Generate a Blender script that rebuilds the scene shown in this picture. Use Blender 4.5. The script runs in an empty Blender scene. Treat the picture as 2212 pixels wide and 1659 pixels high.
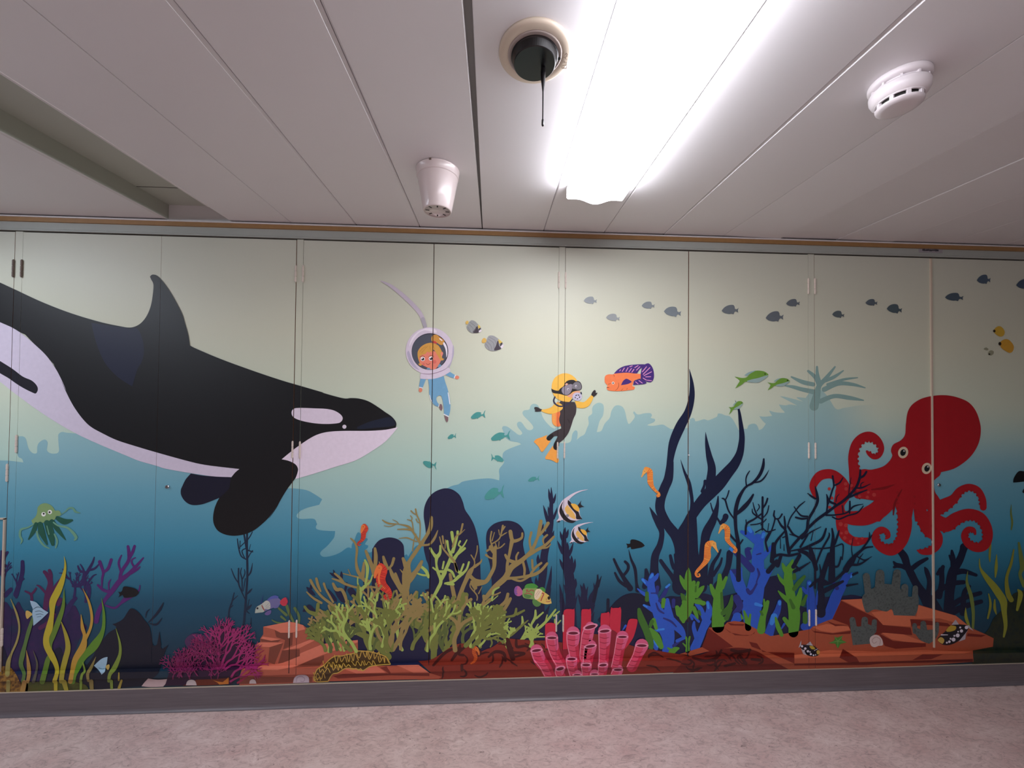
import bpy, bmesh, math, random
from mathutils import Vector, Matrix
from mathutils.geometry import delaunay_2d_cdt

C = bpy.context.scene.collection
S = bpy.context.scene

# ---------------------------------------------------------------- camera
FPX, YAW, PITCH, ROLL = 815.77, 0.05051, 0.01557, 0.00954
CAM = Vector((-0.04762, -1.83677, 1.49177))
cy_, sy_, cp_, sp_ = math.cos(YAW), math.sin(YAW), math.cos(PITCH), math.sin(PITCH)
FWD = Vector((sy_ * cp_, cy_ * cp_, sp_))
r0 = Vector((cy_, -sy_, 0)); u0 = r0.cross(FWD)
RGT = math.cos(ROLL) * r0 + math.sin(ROLL) * u0
UPV = -math.sin(ROLL) * r0 + math.cos(ROLL) * u0
cam = bpy.data.cameras.new('camera'); cam.sensor_width = 36.0; cam.sensor_fit = 'HORIZONTAL'
cam.lens = FPX / 2212 * 36.0; cam.clip_start = 0.05
camo = bpy.data.objects.new('camera', cam); C.objects.link(camo)
m3 = Matrix((RGT, UPV, -FWD)).transposed()
camo.matrix_world = Matrix.Translation(CAM) @ m3.to_4x4()
S.camera = camo

# ---------------------------------------------------------------- world, light levels, exposure
world = bpy.data.worlds.new('world'); S.world = world; world.use_nodes = True
world.node_tree.nodes['Background'].inputs[0].default_value = (0.6, 0.62, 0.7, 1)
world.node_tree.nodes['Background'].inputs[1].default_value = 0.05
LAMP_COLOR = (0.93, 0.93, 1.0, 1)
LAMP2_COLOR = (0.80, 0.88, 1.0, 1)
LAMP_STRENGTH = 23.0          # ceiling luminaire over the middle of the wall
LAMP2_STRENGTH = 22.0         # its twin further along the corridor, outside the frame
S.view_settings.view_transform = 'Standard'; S.view_settings.look = 'None'
S.view_settings.exposure = 0.0; S.view_settings.gamma = 1.0; S.view_settings.use_curve_mapping = False
S.cycles.max_bounces = 8

# ---------------------------------------------------------------- materials
def lin(h):
    o = []
    for i in (0, 2, 4):
        c = int(h[i:i + 2], 16) / 255
        o.append(c / 12.92 if c <= .04045 else ((c + .055) / 1.055) ** 2.4)
    return (*o, 1)
def newmat(name):
    m = bpy.data.materials.new(name); m.use_nodes = True
    return m, m.node_tree, m.node_tree.nodes['Principled BSDF']
_mats = {}
PRINT_ROUGH = 0.5
def ink(h):
    """plain printed ink on satin vinyl, with a faint grain"""
    if h in _mats: return _mats[h]
    m, t, b = newmat('ink_' + h)
    n = t.nodes.new('ShaderNodeTexNoise'); n.inputs['Scale'].default_value = 60; n.inputs['Detail'].default_value = 4
    g = t.nodes.new('ShaderNodeNewGeometry'); t.links.new(g.outputs['Position'], n.inputs['Vector'])
    mx = t.nodes.new('ShaderNodeMix'); mx.data_type = 'RGBA'
    c = lin(h); mx.inputs[6].default_value = (c[0] * .93, c[1] * .93, c[2] * .93, 1); mx.inputs[7].default_value = (min(1, c[0] * 1.07), min(1, c[1] * 1.07), min(1, c[2] * 1.07), 1)
    t.links.new(n.outputs['Fac'], mx.inputs[0]); t.links.new(mx.outputs[2], b.inputs['Base Color'])
    b.inputs['Roughness'].default_value = PRINT_ROUGH
    _mats[h] = m; return m
def plain(name, h, rough=.5, metal=0, noise=0, nscale=30, bump=0, coat=0, spec=.5):
    m, t, b = newmat(name)
    b.inputs['Roughness'].default_value = rough; b.inputs['Metallic'].default_value = metal
    b.inputs['Coat Weight'].default_value = coat; b.inputs['Specular IOR Level'].default_value = spec
    c = lin(h)
    n = t.nodes.new('ShaderNodeTexNoise'); n.inputs['Scale'].default_value = nscale; n.inputs['Detail'].default_value = 6
    tc = t.nodes.new('ShaderNodeTexCoord'); t.links.new(tc.outputs['Object'], n.inputs['Vector'])
    mx = t.nodes.new('ShaderNodeMix'); mx.data_type = 'RGBA'
    mx.inputs[6].default_value = tuple(max(0, v * (1 - noise)) for v in c[:3]) + (1,)
    mx.inputs[7].default_value = tuple(min(1, v * (1 + noise)) for v in c[:3]) + (1,)
    t.links.new(n.outputs['Fac'], mx.inputs[0]); t.links.new(mx.outputs[2], b.inputs['Base Color'])
    if bump:
        bp = t.nodes.new('ShaderNodeBump'); bp.inputs['Strength'].default_value = bump; bp.inputs['Distance'].default_value = .002
        t.links.new(n.outputs['Fac'], bp.inputs['Height']); t.links.new(bp.outputs['Normal'], b.inputs['Normal'])
    return m
def gradient(name, stops, rough=PRINT_ROUGH, fade=False):
    """printed colour wash: the colour depends on the height in the picture (world z)"""
    m, t, b = newmat(name)
    g = t.nodes.new('ShaderNodeNewGeometry'); sx = t.nodes.new('ShaderNodeSeparateXYZ'); t.links.new(g.outputs['Position'], sx.inputs[0])
    mr = t.nodes.new('ShaderNodeMapRange'); mr.inputs[1].default_value = 0; mr.inputs[2].default_value = 2.3
    t.links.new(sx.outputs['Z'], mr.inputs[0])
    cr = t.nodes.new('ShaderNodeValToRGB'); e = cr.color_ramp.elements
    while len(e) > 1: e.remove(e[-1])
    for i, (z, h) in enumerate(sorted(stops)):
        el = e[0] if i == 0 else e.new(z / 2.3)
        el.position = z / 2.3; el.color = lin(h)
    t.links.new(mr.outputs[0], cr.inputs[0]); t.links.new(cr.outputs[0], b.inputs['Base Color'])
    b.inputs['Roughness'].default_value = rough
    if fade:          # past the octopus the reef shape dissolves upward into the pale water
        def ramp(sock, lo, hi):
            r_ = t.nodes.new('ShaderNodeMapRange'); r_.interpolation_type = 'SMOOTHSTEP'
            r_.inputs[1].default_value = lo; r_.inputs[2].default_value = hi; t.links.new(sock, r_.inputs[0]); return r_.outputs[0]
        mu = t.nodes.new('ShaderNodeMath'); mu.operation = 'MULTIPLY'
        t.links.new(ramp(sx.outputs['X'], 1.62, 1.95), mu.inputs[0]); t.links.new(ramp(sx.outputs['Z'], 1.08, 1.42), mu.inputs[1])
        mx = t.nodes.new('ShaderNodeMix'); mx.data_type = 'RGBA'; t.links.new(mu.outputs[0], mx.inputs[0])
        pr = t.nodes.new('ShaderNodeValToRGB'); t.links.new(mr.outputs[0], pr.inputs[0]); e2 = pr.color_ramp.elements
        while len(e2) > 1: e2.remove(e2[-1])
        for i, (z, h) in enumerate(PALE_STOPS):
            el = e2[0] if i == 0 else e2.new(z / 2.3); el.position = z / 2.3; el.color = lin(h)
        t.links.new(cr.outputs[0], mx.inputs[6]); t.links.new(pr.outputs[0], mx.inputs[7]); t.links.new(mx.outputs[2], b.inputs['Base Color'])
    return m

PALE_STOPS = [(0.0, '123a50'), (.35, '1d5a74'), (.6, '4a93a8'), (.85, '8fbfc4'), (1.15, 'b4d3c6'), (1.45, 'ced8c2'), (1.75, 'd2d4bd'), (2.25, 'c6c8ba')]
M_PALE = gradient('print_pale_water', PALE_STOPS)
M_REEF = gradient('print_reef_water', fade=True, stops= [(0.0, '08202f'), (.3, '0c3a50'), (.5, '16526c'), (.75, '3c8ca8'), (1.0, '68a5b8'), (1.2, '8cb8c0'), (1.45, 'a4c6c0')])
M_CEIL = plain('ceiling_enamel', 'e4e2e4', .38, noise=.02, nscale=3)
M_JOINT = plain('ceiling_joint', '9a9a98', .6)
M_FASCIA = plain('fascia_paint', 'a9aea8', .5, noise=.03)
M_WOOD = plain('fascia_bead_wood', '9a7448', .5, noise=.15, nscale=40)
M_WHITE = plain('white_enamel', 'd8d4d4', .35)
M_DARKGAP = plain('cupboard_carcass', '2a1c18', .8)
M_EDGE = plain('raw_board_edge', '8a6048', .7, noise=.2, nscale=80)
M_CREAM = plain('cream_edge', 'c9b9a6', .5)
M_HINGE = plain('hinge_paint', 'd9cbbf', .45, noise=.12, nscale=200)
M_HINGE2 = plain('hinge_tarnish', '6a5a50', .5, noise=.3, nscale=150)
M_CHROME = plain('lock_chrome', 'c8c8cc', .2, metal=1)
M_WALLP = plain('wall_paint', 'b4b2ae', .6, noise=.02)
M_WALLD = plain('end_wall_bounce_cut', '4a504c', .6, noise=.03)  # dark tone chosen to cut bounced light, wall itself unseen

def floor_mat():
    m, t, b = newmat('floor_marbled_linoleum')
    tc = t.nodes.new('ShaderNodeTexCoord')
    mp = t.nodes.new('ShaderNodeMapping'); mp.inputs['Rotation'].default_value = (0, 0, .75); mp.inputs['Scale'].default_value = (1, 2.1, 1)
    t.links.new(tc.outputs['Object'], mp.inputs[0])
    n1 = t.nodes.new('ShaderNodeTexNoise'); n1.inputs['Scale'].default_value = 22; n1.inputs['Detail'].default_value = 9; n1.inputs['Roughness'].default_value = .72; n1.inputs['Distortion'].default_value = 1.6
    n2 = t.nodes.new('ShaderNodeTexNoise'); n2.inputs['Scale'].default_value = 6; n2.inputs['Detail'].default_value = 5
    n3 = t.nodes.new('ShaderNodeTexNoise'); n3.inputs['Scale'].default_value = 60; n3.inputs['Detail'].default_value = 5; n3.inputs['Distortion'].default_value = 1.0
    for n in (n1, n2, n3): t.links.new(mp.outputs[0], n.inputs['Vector'])
    cr = t.nodes.new('ShaderNodeValToRGB'); e = cr.color_ramp.elements
    e[0].position = .28; e[0].color = lin('a08a84'); e[1].position = .75; e[1].color = lin('ecd0ca')
    x = e.new(.5); x.color = lin('cdb2ac'); x = e.new(.64); x.color = lin('d6bcb6')
    t.links.new(n1.outputs['Fac'], cr.inputs[0])
    sp = t.nodes.new('ShaderNodeValToRGB'); s = sp.color_ramp.elements
    s[0].position = .26; s[0].color = (.2, .17, .15, 1); s[1].position = .36; s[1].color = (1, 1, 1, 1)
    t.links.new(n3.outputs['Fac'], sp.inputs[0])
    m1 = t.nodes.new('ShaderNodeMix'); m1.data_type = 'RGBA'; m1.blend_type = 'MULTIPLY'; m1.inputs[0].default_value = .8
    t.links.new(cr.outputs[0], m1.inputs[6]); t.links.new(sp.outputs[0], m1.inputs[7])
    m2 = t.nodes.new('ShaderNodeMix'); m2.data_type = 'RGBA'; m2.blend_type = 'OVERLAY'; m2.inputs[0].default_value = .35
    t.links.new(m1.outputs[2], m2.inputs[6]); t.links.new(n2.outputs['Fac'], m2.inputs[7])
    t.links.new(m2.outputs[2], b.inputs['Base Color']); b.inputs['Roughness'].default_value = .48
    return m
M_FLOOR = floor_mat()
def skirt_mat():
    m, t, b = newmat('skirting_grey_vinyl')
    tc = t.nodes.new('ShaderNodeTexCoord'); mp = t.nodes.new('ShaderNodeMapping'); mp.inputs['Scale'].default_value = (3, 60, 90)
    t.links.new(tc.outputs['Object'], mp.inputs[0])
    n = t.nodes.new('ShaderNodeTexNoise'); n.inputs['Scale'].default_value = 2.0; n.inputs['Detail'].default_value = 8; t.links.new(mp.outputs[0], n.inputs['Vector'])
    cr = t.nodes.new('ShaderNodeValToRGB'); e = cr.color_ramp.elements
    e[0].position = .3; e[0].color = lin('615a5e'); e[1].position = .72; e[1].color = lin('70686c'); x = e.new(.86); x.color = lin('9c9498')
    t.links.new(n.outputs['Fac'], cr.inputs[0]); t.links.new(cr.outputs[0], b.inputs['Base Color']); b.inputs['Roughness'].default_value = .4
    return m
M_SKIRT = skirt_mat()

# ---------------------------------------------------------------- mesh helpers
def link(name, me, parent=None, mat=None):
    o = bpy.data.objects.new(name, me); C.objects.link(o)
    if mat is not None: me.materials.append(mat)
    if parent is not None: o.parent = parent
    return o
def mesh_obj(name, bm, mat, parent=None, smooth=False, recalc=True):
    if recalc: bmesh.ops.recalc_face_normals(bm, faces=bm.faces)
    me = bpy.data.meshes.new(name); bm.to_mesh(me); bm.free()
    if smooth:
        for p in me.polygons: p.use_smooth = True
    return link(name, me, parent, mat)
def empty(name, loc=(0, 0, 0), parent=None):
    o = bpy.data.objects.new(name, None); C.objects.link(o); o.location = loc; o.empty_display_size = .05
    if parent: o.parent = parent
    return o
def tag(o, label=None, cat=None, group=None, kind=None):
    if label: o['label'] = label
    if cat: o['category'] = cat
    if group: o['group'] = group
    if kind: o['kind'] = kind
    return o
def box(bm, x0, x1, y0, y1, z0, z1, bev=0):
    vs = [bm.verts.new((x, y, z)) for x in (x0, x1) for y in (y0, y1) for z in (z0, z1)]
    fs = [(0, 1, 3, 2), (4, 6, 7, 5), (0, 4, 5, 1), (2, 3, 7, 6), (0, 2, 6, 4), (1, 5, 7, 3)]
    faces = [bm.faces.new([vs[i] for i in f]) for f in fs]
    if bev:
        ed = {e for f in faces for e in f.edges}
        bmesh.ops.bevel(bm, geom=list(ed), offset=bev, segments=2, affect='EDGES', profile=.6)
def boxobj(name, dims, mat, parent=None, bev=0):
    bm = bmesh.new(); box(bm, *dims, bev=bev); return mesh_obj(name, bm, mat, parent)
def lathe(bm, prof, cx=0, cy=0, cz=0, n=48, cap0=True, cap1=True):
    """prof: list of (radius, z) revolved about z"""
    rings = []
    for r, z in prof:
        rings.append([bm.verts.new((cx + r * math.cos(2 * math.pi * k / n), cy + r * math.sin(2 * math.pi * k / n), cz + z)) for k in range(n)])
    for a, b in zip(rings, rings[1:]):
        for k in range(n): bm.faces.new((a[k], a[(k + 1) % n], b[(k + 1) % n], b[k]))
    if cap0: bm.faces.new(rings[0])
    if cap1: bm.faces.new(rings[-1])
def extrude_x(bm, prof, x0, x1, dz0=0, dz1=0):
    """prof: closed (y,z) outline swept along x; dz tilts the far ends"""
    a = [bm.verts.new((x0, y, z + dz0)) for y, z in prof]; b = [bm.verts.new((x1, y, z + dz1)) for y, z in prof]
    n = len(prof)
    for k in range(n): bm.faces.new((a[k], a[(k + 1) % n], b[(k + 1) % n], b[k]))
    bm.faces.new(a); bm.faces.new(b)

# ---------------------------------------------------------------- room
H = 2.2718
XL, XR, YB, ZF = -5.2, 3.3, -4.6, 0.006
ROOM_KIND = 'structure'
tag(boxobj('floor', (XL, XR, YB, .3, ZF - .05, ZF), M_FLOOR), 'speckled beige marbled linoleum floor in front of the mural', kind=ROOM_KIND)
tag(boxobj('wall_back', (XL, XR, .30, .36, 0, H + .15), M_DARKGAP), 'dark wall behind the row of built-in cupboards', kind=ROOM_KIND)
tag(boxobj('wall_front', (XL, XR, YB - .06, YB, 0, H + .15), M_WALLP), 'plain corridor wall facing the mural', kind=ROOM_KIND)
tag(boxobj('wall_left', (XL - .06, XL, YB, .36, 0, H + .15), M_WALLP), 'plain wall closing the corridor beyond the orca', kind=ROOM_KIND)
tag(boxobj('wall_right', (XR, XR + .06, YB, .36, 0, H + .15), M_WALLD), 'unseen dark wall beyond the octopus, set close to cut bounced light', kind=ROOM_KIND)  # out of view; moved in and darkened to weaken bounce on the mural

# ceiling: backing board with metal planks, each plank a part
ceil = tag(boxobj('ceiling', (XL, XR, YB, .3, H + .075, H + .12), M_JOINT), 'grey white metal plank ceiling above the mural', kind=ROOM_KIND)
X0 = -.7068
def seam_x(k): return X0 + .3 * k
GAP = {-1: .002, 0: .013, 1: .014, 2: .019, 3: .011, 4: .010, 5: .012, 6: .0015, 7: .012, 8: .004, 9: .011, 10: .004, 11: .010}
def gap(k): return GAP.get(k, .006)
TILT = {6: -.006, 7: .002, 4: .001, -2: 0, 1: .001, 8: -.003}
def plank(x0a, x0b, x1a, x1b, tilt=0, th=.022, y1=-.006, el=.0012, er=.0012):
    """x?a: edge position at the wall, x?b: from 1.1 m out to the far wall; el, er: size of the two chamfered edges out there"""
    bm = bmesh.new(); rows = []
    for y, t in ((y1, 0), (-1.1, 1), (YB + .01, 1)):
        l = x0a + (x0b - x0a) * t; r = x1a + (x1b - x1a) * t; a = el * (.35 + .65 * t); b = er * (.35 + .65 * t)
        prof = [(l, H + th), (l, H + a * 1.15), (l + a, H), (r - b, H + tilt), (r, H + b * 1.15 + tilt), (r, H + th)]
        rows.append([bm.verts.new((x, y, z)) for x, z in prof])
    for a, b in zip(rows, rows[1:]):
        for k in range(6): bm.faces.new((a[k], a[(k + 1) % 6], b[(k + 1) % 6], b[k]))
    bm.faces.new(rows[0]); bm.faces.new(rows[-1])
    return mesh_obj('plank', bm, M_CEIL, ceil)
CH0, CH1 = -1.568, -1.285            # open channel between the planks near the orca's back
CHAM = {-1: .0012, 0: .0085, 1: .0085, 2: .002, 3: .006, 4: .006, 5: .007, 6: .001, 7: .0085, 8: .0035, 9: .008, 10: .003, 11: .007}
for k in range(-1, 13):
    a, b = seam_x(k), seam_x(k + 1)
    g0, g1 = (gap(q) / 2 if q == 2 else .0009 for q in (k, k + 1))
    plank(a + min(.002, g0), a + g0, b - min(.002, g1), b - g1, TILT.get(k, 0), el=CHAM.get(k, .004), er=CHAM.get(k + 1, .004))
plank(CH1, CH1, seam_x(-1) - .001, seam_x(-1) - .001)
x = CH0
while x > XL + .1:
    plank(max(XL, x - 1.2) + .0008, max(XL, x - 1.2) + .0008, x, x); x -= 1.2
# infill over the joints, and the raised bay
boxobj('backing_strip', (CH1, min(XR, seam_x(13)), YB, .0, H + .0225, H + .03), M_JOINT, ceil)
boxobj('backing_strip', (XL, CH0, YB, .0, H + .0225, H + .03), M_JOINT, ceil)
bm = bmesh.new()
box(bm, CH0, CH1, YB, .012, H + .068, H + .074)                 # top of the channel
box(bm, CH0 - .001, CH0 + .0015, YB, .012, H + .0005, H + .07)           # its two cheeks
box(bm, CH1 - .0015, CH1 + .001, YB, .012, H + .0005, H + .07)
mesh_obj('channel_lining', bm, plain('channel_enamel', 'b3b8ac', .45), ceil)
boxobj('channel_end', (CH0, CH1, -.008, .0, H - .008, H + .069), M_CEIL, ceil)
boxobj('channel_joint', (CH0 + .002, CH1 - .06, -.17, -.168, H + .0668, H + .0682), M_DARKGAP, ceil)
# rolled white lip along the channel's two edges
boxobj('channel_lip', (CH0 - .012, CH0 + .002, YB, -.002, H - .0025, H + .001), M_WHITE, ceil, bev=.001)
boxobj('channel_lip', (CH1 - .003, CH1 + .006, YB, -.15, H - .002, H + .001), M_WHITE, ceil, bev=.0008)

# trim between ceiling and cupboards
tag(boxobj('trim_1', (XL, XR, -.020, .0, H - .0125, H - .006), M_WHITE, bev=.001), 'thin white angle strip under the ceiling edge', kind=ROOM_KIND)
tag(boxobj('trim_2', (XL, XR, -.016, .004, H - .031, H - .0125), M_WOOD), 'tan wooden bead under the white ceiling strip', kind=ROOM_KIND)
bm = bmesh.new()
box(bm, XL, XR, -.006, .02, 2.2015, H - .031); box(bm, XL, XR, -.0085, .0, 2.2085, 2.2105)
tag(mesh_obj('trim_3', bm, M_FASCIA), 'grey painted fascia board above the cupboard doors', kind=ROOM_KIND)

# ledge rail at the foot of the doors, recessed plinth, cove skirting
def zl(x): return .1880 - .005 * (x - .06)          # top of the ledge (it runs slightly out of level)
LD, LH = .021, .0285                                 # its depth and height
for nm, y0, z0, z1, lab in (('trim_4', -LD, -LH, 0, 'printed ledge rail below the cupboard doors'), ('trim_5', 0, -.13, -LH, 'printed plinth strip between ledge and skirting')):
    bm = bmesh.new()
    prof = [(y0, z0), (.02, z0), (.02, z1), (y0 + .0015, z1), (y0, z1 - .0015)] if nm == 'trim_4' else [(y0, z0), (.02, z0), (.02, z1), (y0, z1)]
    a = [bm.verts.new((XL, y, zl(XL) + z)) for y, z in prof]; b = [bm.verts.new((XR, y, zl(XR) + z)) for y, z in prof]
    for k in range(len(prof)): bm.faces.new((a[k], a[(k + 1) % len(prof)], b[(k + 1) % len(prof)], b[k]))
    tag(mesh_obj(nm, bm, M_REEF), lab, kind=ROOM_KIND)
bm = bmesh.new()
ZS = .1075
prof = [(.01, ZF)]
for k in range(9):
    a = k / 8 * math.pi / 2
    prof.append((-.006 - .013 * (1 - math.sin(a)), ZF + .001 + .016 * (1 - math.cos(a))))
prof += [(-.006, ZS - .002), (-.0045, ZS), (.01, ZS)]
extrude_x(bm, prof, XL, XR)
tag(mesh_obj('baseboard_back', bm, M_SKIRT), 'dark grey vinyl cove skirting under the mural', kind=ROOM_KIND)
tag(boxobj('trim_6', (XL, XR, -.0062, .0, ZS - .0005, ZS + .0016), M_CREAM), 'thin pale line on top of the skirting', kind=ROOM_KIND)

# ================================================================ the printed mural
# Outlines were measured on the wall as seen from the camera position; ray() carries them onto the real surfaces
# (door faces, ledge top, ledge front, plinth), where each figure becomes a cut-out of printed film.
def ray(px, py): return FWD + RGT * ((px - 1106) / FPX) - UPV * ((py - 829.5) / FPX)
def hit(px, py, co, no):
    d = ray(px, py); return CAM + d * ((co - CAM).dot(no) / d.dot(no))
def on_wall(px, py, Y=0.0): return hit(px, py, Vector((0, Y, 0)), Vector((0, 1, 0)))
def on_ceiling(px, py, Z=H): return hit(px, py, Vector((0, 0, Z)), Vector((0, 0, 1)))
def pix(p):
    d = Vector(p) - CAM; z = d.dot(FWD); return (1106 + FPX * d.dot(RGT) / z, 829.5 - FPX * d.dot(UPV) / z)
def line2(a, b):
    (x0, y0), (x1, y1) = pix(a), pix(b); d = Vector((x1 - x0, y1 - y0, 0)).normalized()
    return Vector((x0, y0, 0)), Vector((-d.y, d.x, 0))
LINES = [line2((-2, y, zl(-2) + z), (2, y, zl(2) + z)) for y, z in ((0, 0), (-LD, 0), (-LD, -LH))]   # normals point down the picture
NORM_TOP = Vector((.005, 0, 1)).normalized()
SURF = [(Vector((0, 0, 0)), Vector((0, -1, 0))), (Vector((.06, 0, .1880)), NORM_TOP),
        (Vector((0, -LD, 0)), Vector((0, -1, 0))), (Vector((0, 0, 0)), Vector((0, -1, 0)))]
GAPS = [(-2.2445, .0022), (-2.2106, .001), (-1.6019, .001), (-.9866, .0034), (-.9547, .0018), (-.3392, .0034), (.2719, .0012), (.3035, .0018), (.926, .0042), (1.5500, .0012), (1.583, .0014), (2.2105, .0012)]
GLINES = []
for gx, gw in GAPS:
    GLINES.append((line2((gx - gw / 2, 0, .2), (gx - gw / 2, 0, 2.1)), line2((gx + gw / 2, 0, .2), (gx + gw / 2, 0, 2.1))))

TILES = {}
for key, (ox, oy, w) in dict(a=(0, 560, 400), b=(300, 560, 400), c=(0, 820, 400), d=(300, 820, 400), e=(560, 820, 400), f=(0, 1060, 400), g=(0, 1240, 400),
        h=(340, 1060, 400), i=(340, 1220, 400), j=(640, 1060, 400), k=(640, 1220, 400), l=(900, 1000, 400), m=(900, 1220, 400), n=(780, 580, 400), o=(1100, 720, 400),
        p=(860, 690, 160), q=(860, 800, 160), r=(1140, 790, 160), s=(1140, 890, 160), t=(1240, 580, 400), u=(1600, 560, 400), v=(1812, 540, 400), w=(1480, 740, 400),
        x=(1280, 960, 400), y=(1280, 1180, 400), z=(1720, 830, 400), A=(1720, 1000, 400), B=(1560, 960, 340), C=(1600, 1180, 400), E=(1812, 1180, 400), F=(1912, 900, 300),
        G=(940, 860, 240), K=(350, 1320, 240)).items():
    TILES[key] = (ox, oy, w / 2212)
TILES['X'] = (0, 0, 1)
def parse(s):
    T = TILES['X']; out = []
    for tok in s.split():
        if tok[-1] == ':': T = TILES[tok[:-1]]; continue
        cor = tok.endswith('!')
        v = [float(q) for q in tok.rstrip('!').split(',')]
        o = [T[0] + v[0] * T[2], T[1] + v[1] * T[2]] + [q * T[2] for q in v[2:]]
        out.append((o, cor))
    return out
def cr(p0, p1, p2, p3, t):
    t2, t3 = t * t, t * t * t
    return [.5 * (2 * b + (c - a) * t + (2 * a - 5 * b + 4 * c - d) * t2 + (-a + 3 * b - 3 * c + d) * t3) for a, b, c, d in zip(p0, p1, p2, p3)]
STEP = 3.2
def smooth(pts, closed):
    """Catmull-Rom through (coords, corner) points"""
    n = len(pts); out = []
    for k in range(n if closed else n - 1):
        (p1, c1), (p2, c2) = pts[k], pts[(k + 1) % n]
        p0 = pts[k - 1][0] if (closed or k > 0) and not c1 else p1
        p3 = pts[(k + 2) % n][0] if (closed or k + 2 < n) and not c2 else p2
        L = math.hypot(p2[0] - p1[0], p2[1] - p1[1])
        m = 1 if (c1 and c2) else max(1, min(14, int(L / STEP + .5)))
        for q in range(m): out.append(cr(p0, p1, p2, p3, q / m))
    if not closed: out.append(list(pts[-1][0]))
    return out
def P(s): return [tuple(v[:2]) for v in smooth(parse(s), True)]
def outline(cl):
    """variable-width stroke (x, y, width) -> closed outline with round ends"""
    pts = [cl[0]]
    for v in cl[1:]:
        if math.hypot(v[0] - pts[-1][0], v[1] - pts[-1][1]) > .25: pts.append(v)
    if len(pts) < 2: pts.append([pts[0][0] + .3, pts[0][1], pts[0][2]])
    Lf, Rt = [], []
    n = len(pts)
    for k, (x, y, w) in enumerate(pts):
        a, b = pts[max(0, k - 1)], pts[min(n - 1, k + 1)]
        dx, dy = b[0] - a[0], b[1] - a[1]; l = math.hypot(dx, dy) or 1
        nx, ny = -dy / l * w / 2, dx / l * w / 2
        Lf.append((x + nx, y + ny)); Rt.append((x - nx, y - ny))
    def cap(p, q, sgn):
        w = p[2] / 2
        if w < .5: return []
        a = math.atan2(p[1] - q[1], p[0] - q[0]); m = 3 if w < 3 else 6
        return [(p[0] + w * math.cos(a + sgn * (math.pi / 2 - math.pi * (t + 1) / (m + 1))), p[1] + w * math.sin(a + sgn * (math.pi / 2 - math.pi * (t + 1) / (m + 1)))) for t in range(m)]
    return Lf + cap(pts[-1], pts[-2], 1) + Rt[::-1] + cap(pts[0], pts[1], 1)
def St(s): return outline(smooth(parse(s), False))
def Sts(s): return [St(q) for q in s.split('|')]
def El(s, n=0):
    o = []
    for q in s.split('|'):
        (v, _), = parse(q)
        x, y, rx = v[:3]; ry = v[3] if len(v) > 3 else rx
        a = math.radians(v[4] / TILES[q.split(':')[0].strip()][2]) if len(v) > 4 else 0
        m = n or max(8, min(48, int(max(rx, ry) * 2.2)))
        o.append([(x + rx * math.cos(t) * math.cos(a) - ry * math.sin(t) * math.sin(a), y + rx * math.cos(t) * math.sin(a) + ry * math.sin(t) * math.cos(a)) for t in [2 * math.pi * k / m for k in range(m)]])
    return o
def flat(x):
    """shapes given singly or in nested lists -> list of outlines"""
    if x and isinstance(x[0], tuple): return [x]
    r = []
    for q in x: r += flat(q)
    return r

def film(name, shapes, mat, depth, parent=None):
    """printed film lying on the cupboards: outlines in picture coordinates -> mesh on the wall surfaces"""
    bm = bmesh.new(); lay = bm.verts.layers.float.new('e')
    for k, poly in enumerate(shapes):
        if len(poly) < 3: continue
        vs, es, fs, *_ = delaunay_2d_cdt([Vector(q) for q in poly], [], [list(range(len(poly)))], 1, 1e-4)
        nv = []
        for q in vs:
            b = bm.verts.new((q.x, q.y, 0)); b[lay] = k * 6e-6; nv.append(b)
        for f in fs:
            try: bm.faces.new([nv[t] for t in f])
            except ValueError: pass
    if not bm.faces: bm.free(); return None
    xs = [v.co.x for v in bm.verts]; ys = [v.co.y for v in bm.verts]
    x0, x1, y0, y1 = min(xs), max(xs), min(ys), max(ys)
    def cut(co, no):
        bmesh.ops.bisect_plane(bm, geom=bm.verts[:] + bm.edges[:] + bm.faces[:], dist=1e-5, plane_co=co, plane_no=no)
    def side(co, no, x, y): return (x - co.x) * no.x + (y - co.y) * no.y
    for (ca, na), (cb, nb) in GLINES:
        if x0 - 12 < ca.x < x1 + 12:
            ss = [side(ca, na, x, y) for x in (x0, x1) for y in (y0, y1)] + [side(cb, nb, x, y) for x in (x0, x1) for y in (y0, y1)]
            if min(ss) < 0 < max(ss):
                cut(ca, na); cut(cb, nb)
                kill = []
                for f in bm.faces:
                    c = f.calc_center_median()
                    if side(ca, na, c.x, c.y) * side(cb, nb, c.x, c.y) < 0 and side(*LINES[0], c.x, c.y) < 0: kill.append(f)
                if kill: bmesh.ops.delete(bm, geom=kill, context='FACES')
    for co, no in LINES:
        ss = [side(co, no, x, y) for x in (x0, x1) for y in (y0, y1)]
        if min(ss) < 0 < max(ss): cut(co, no)
    bm.verts.index_update(); verts, faces, idx = [], [], {}
    for f in bm.faces:
        c = f.calc_center_median(); reg = sum(side(co, no, c.x, c.y) > 0 for co, no in LINES)
        co, no = SURF[reg]; ff = []
        for v in f.verts:
            key = (v.index, reg)
            if key not in idx:
                idx[key] = len(verts)
                verts.append(hit(v.co.x, v.co.y, co + no * (depth + v[lay]), no))
            ff.append(idx[key])
        a, b, c3 = (verts[q] for q in ff[:3])
        if (b - a).cross(c3 - a).dot(no) < 0: ff.reverse()
        faces.append(ff)
    bm.free()
    if not faces: return None
    me = bpy.data.meshes.new(name); me.from_pydata(verts, [], faces); me.update()
    return link(name, me, parent, mat)

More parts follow.
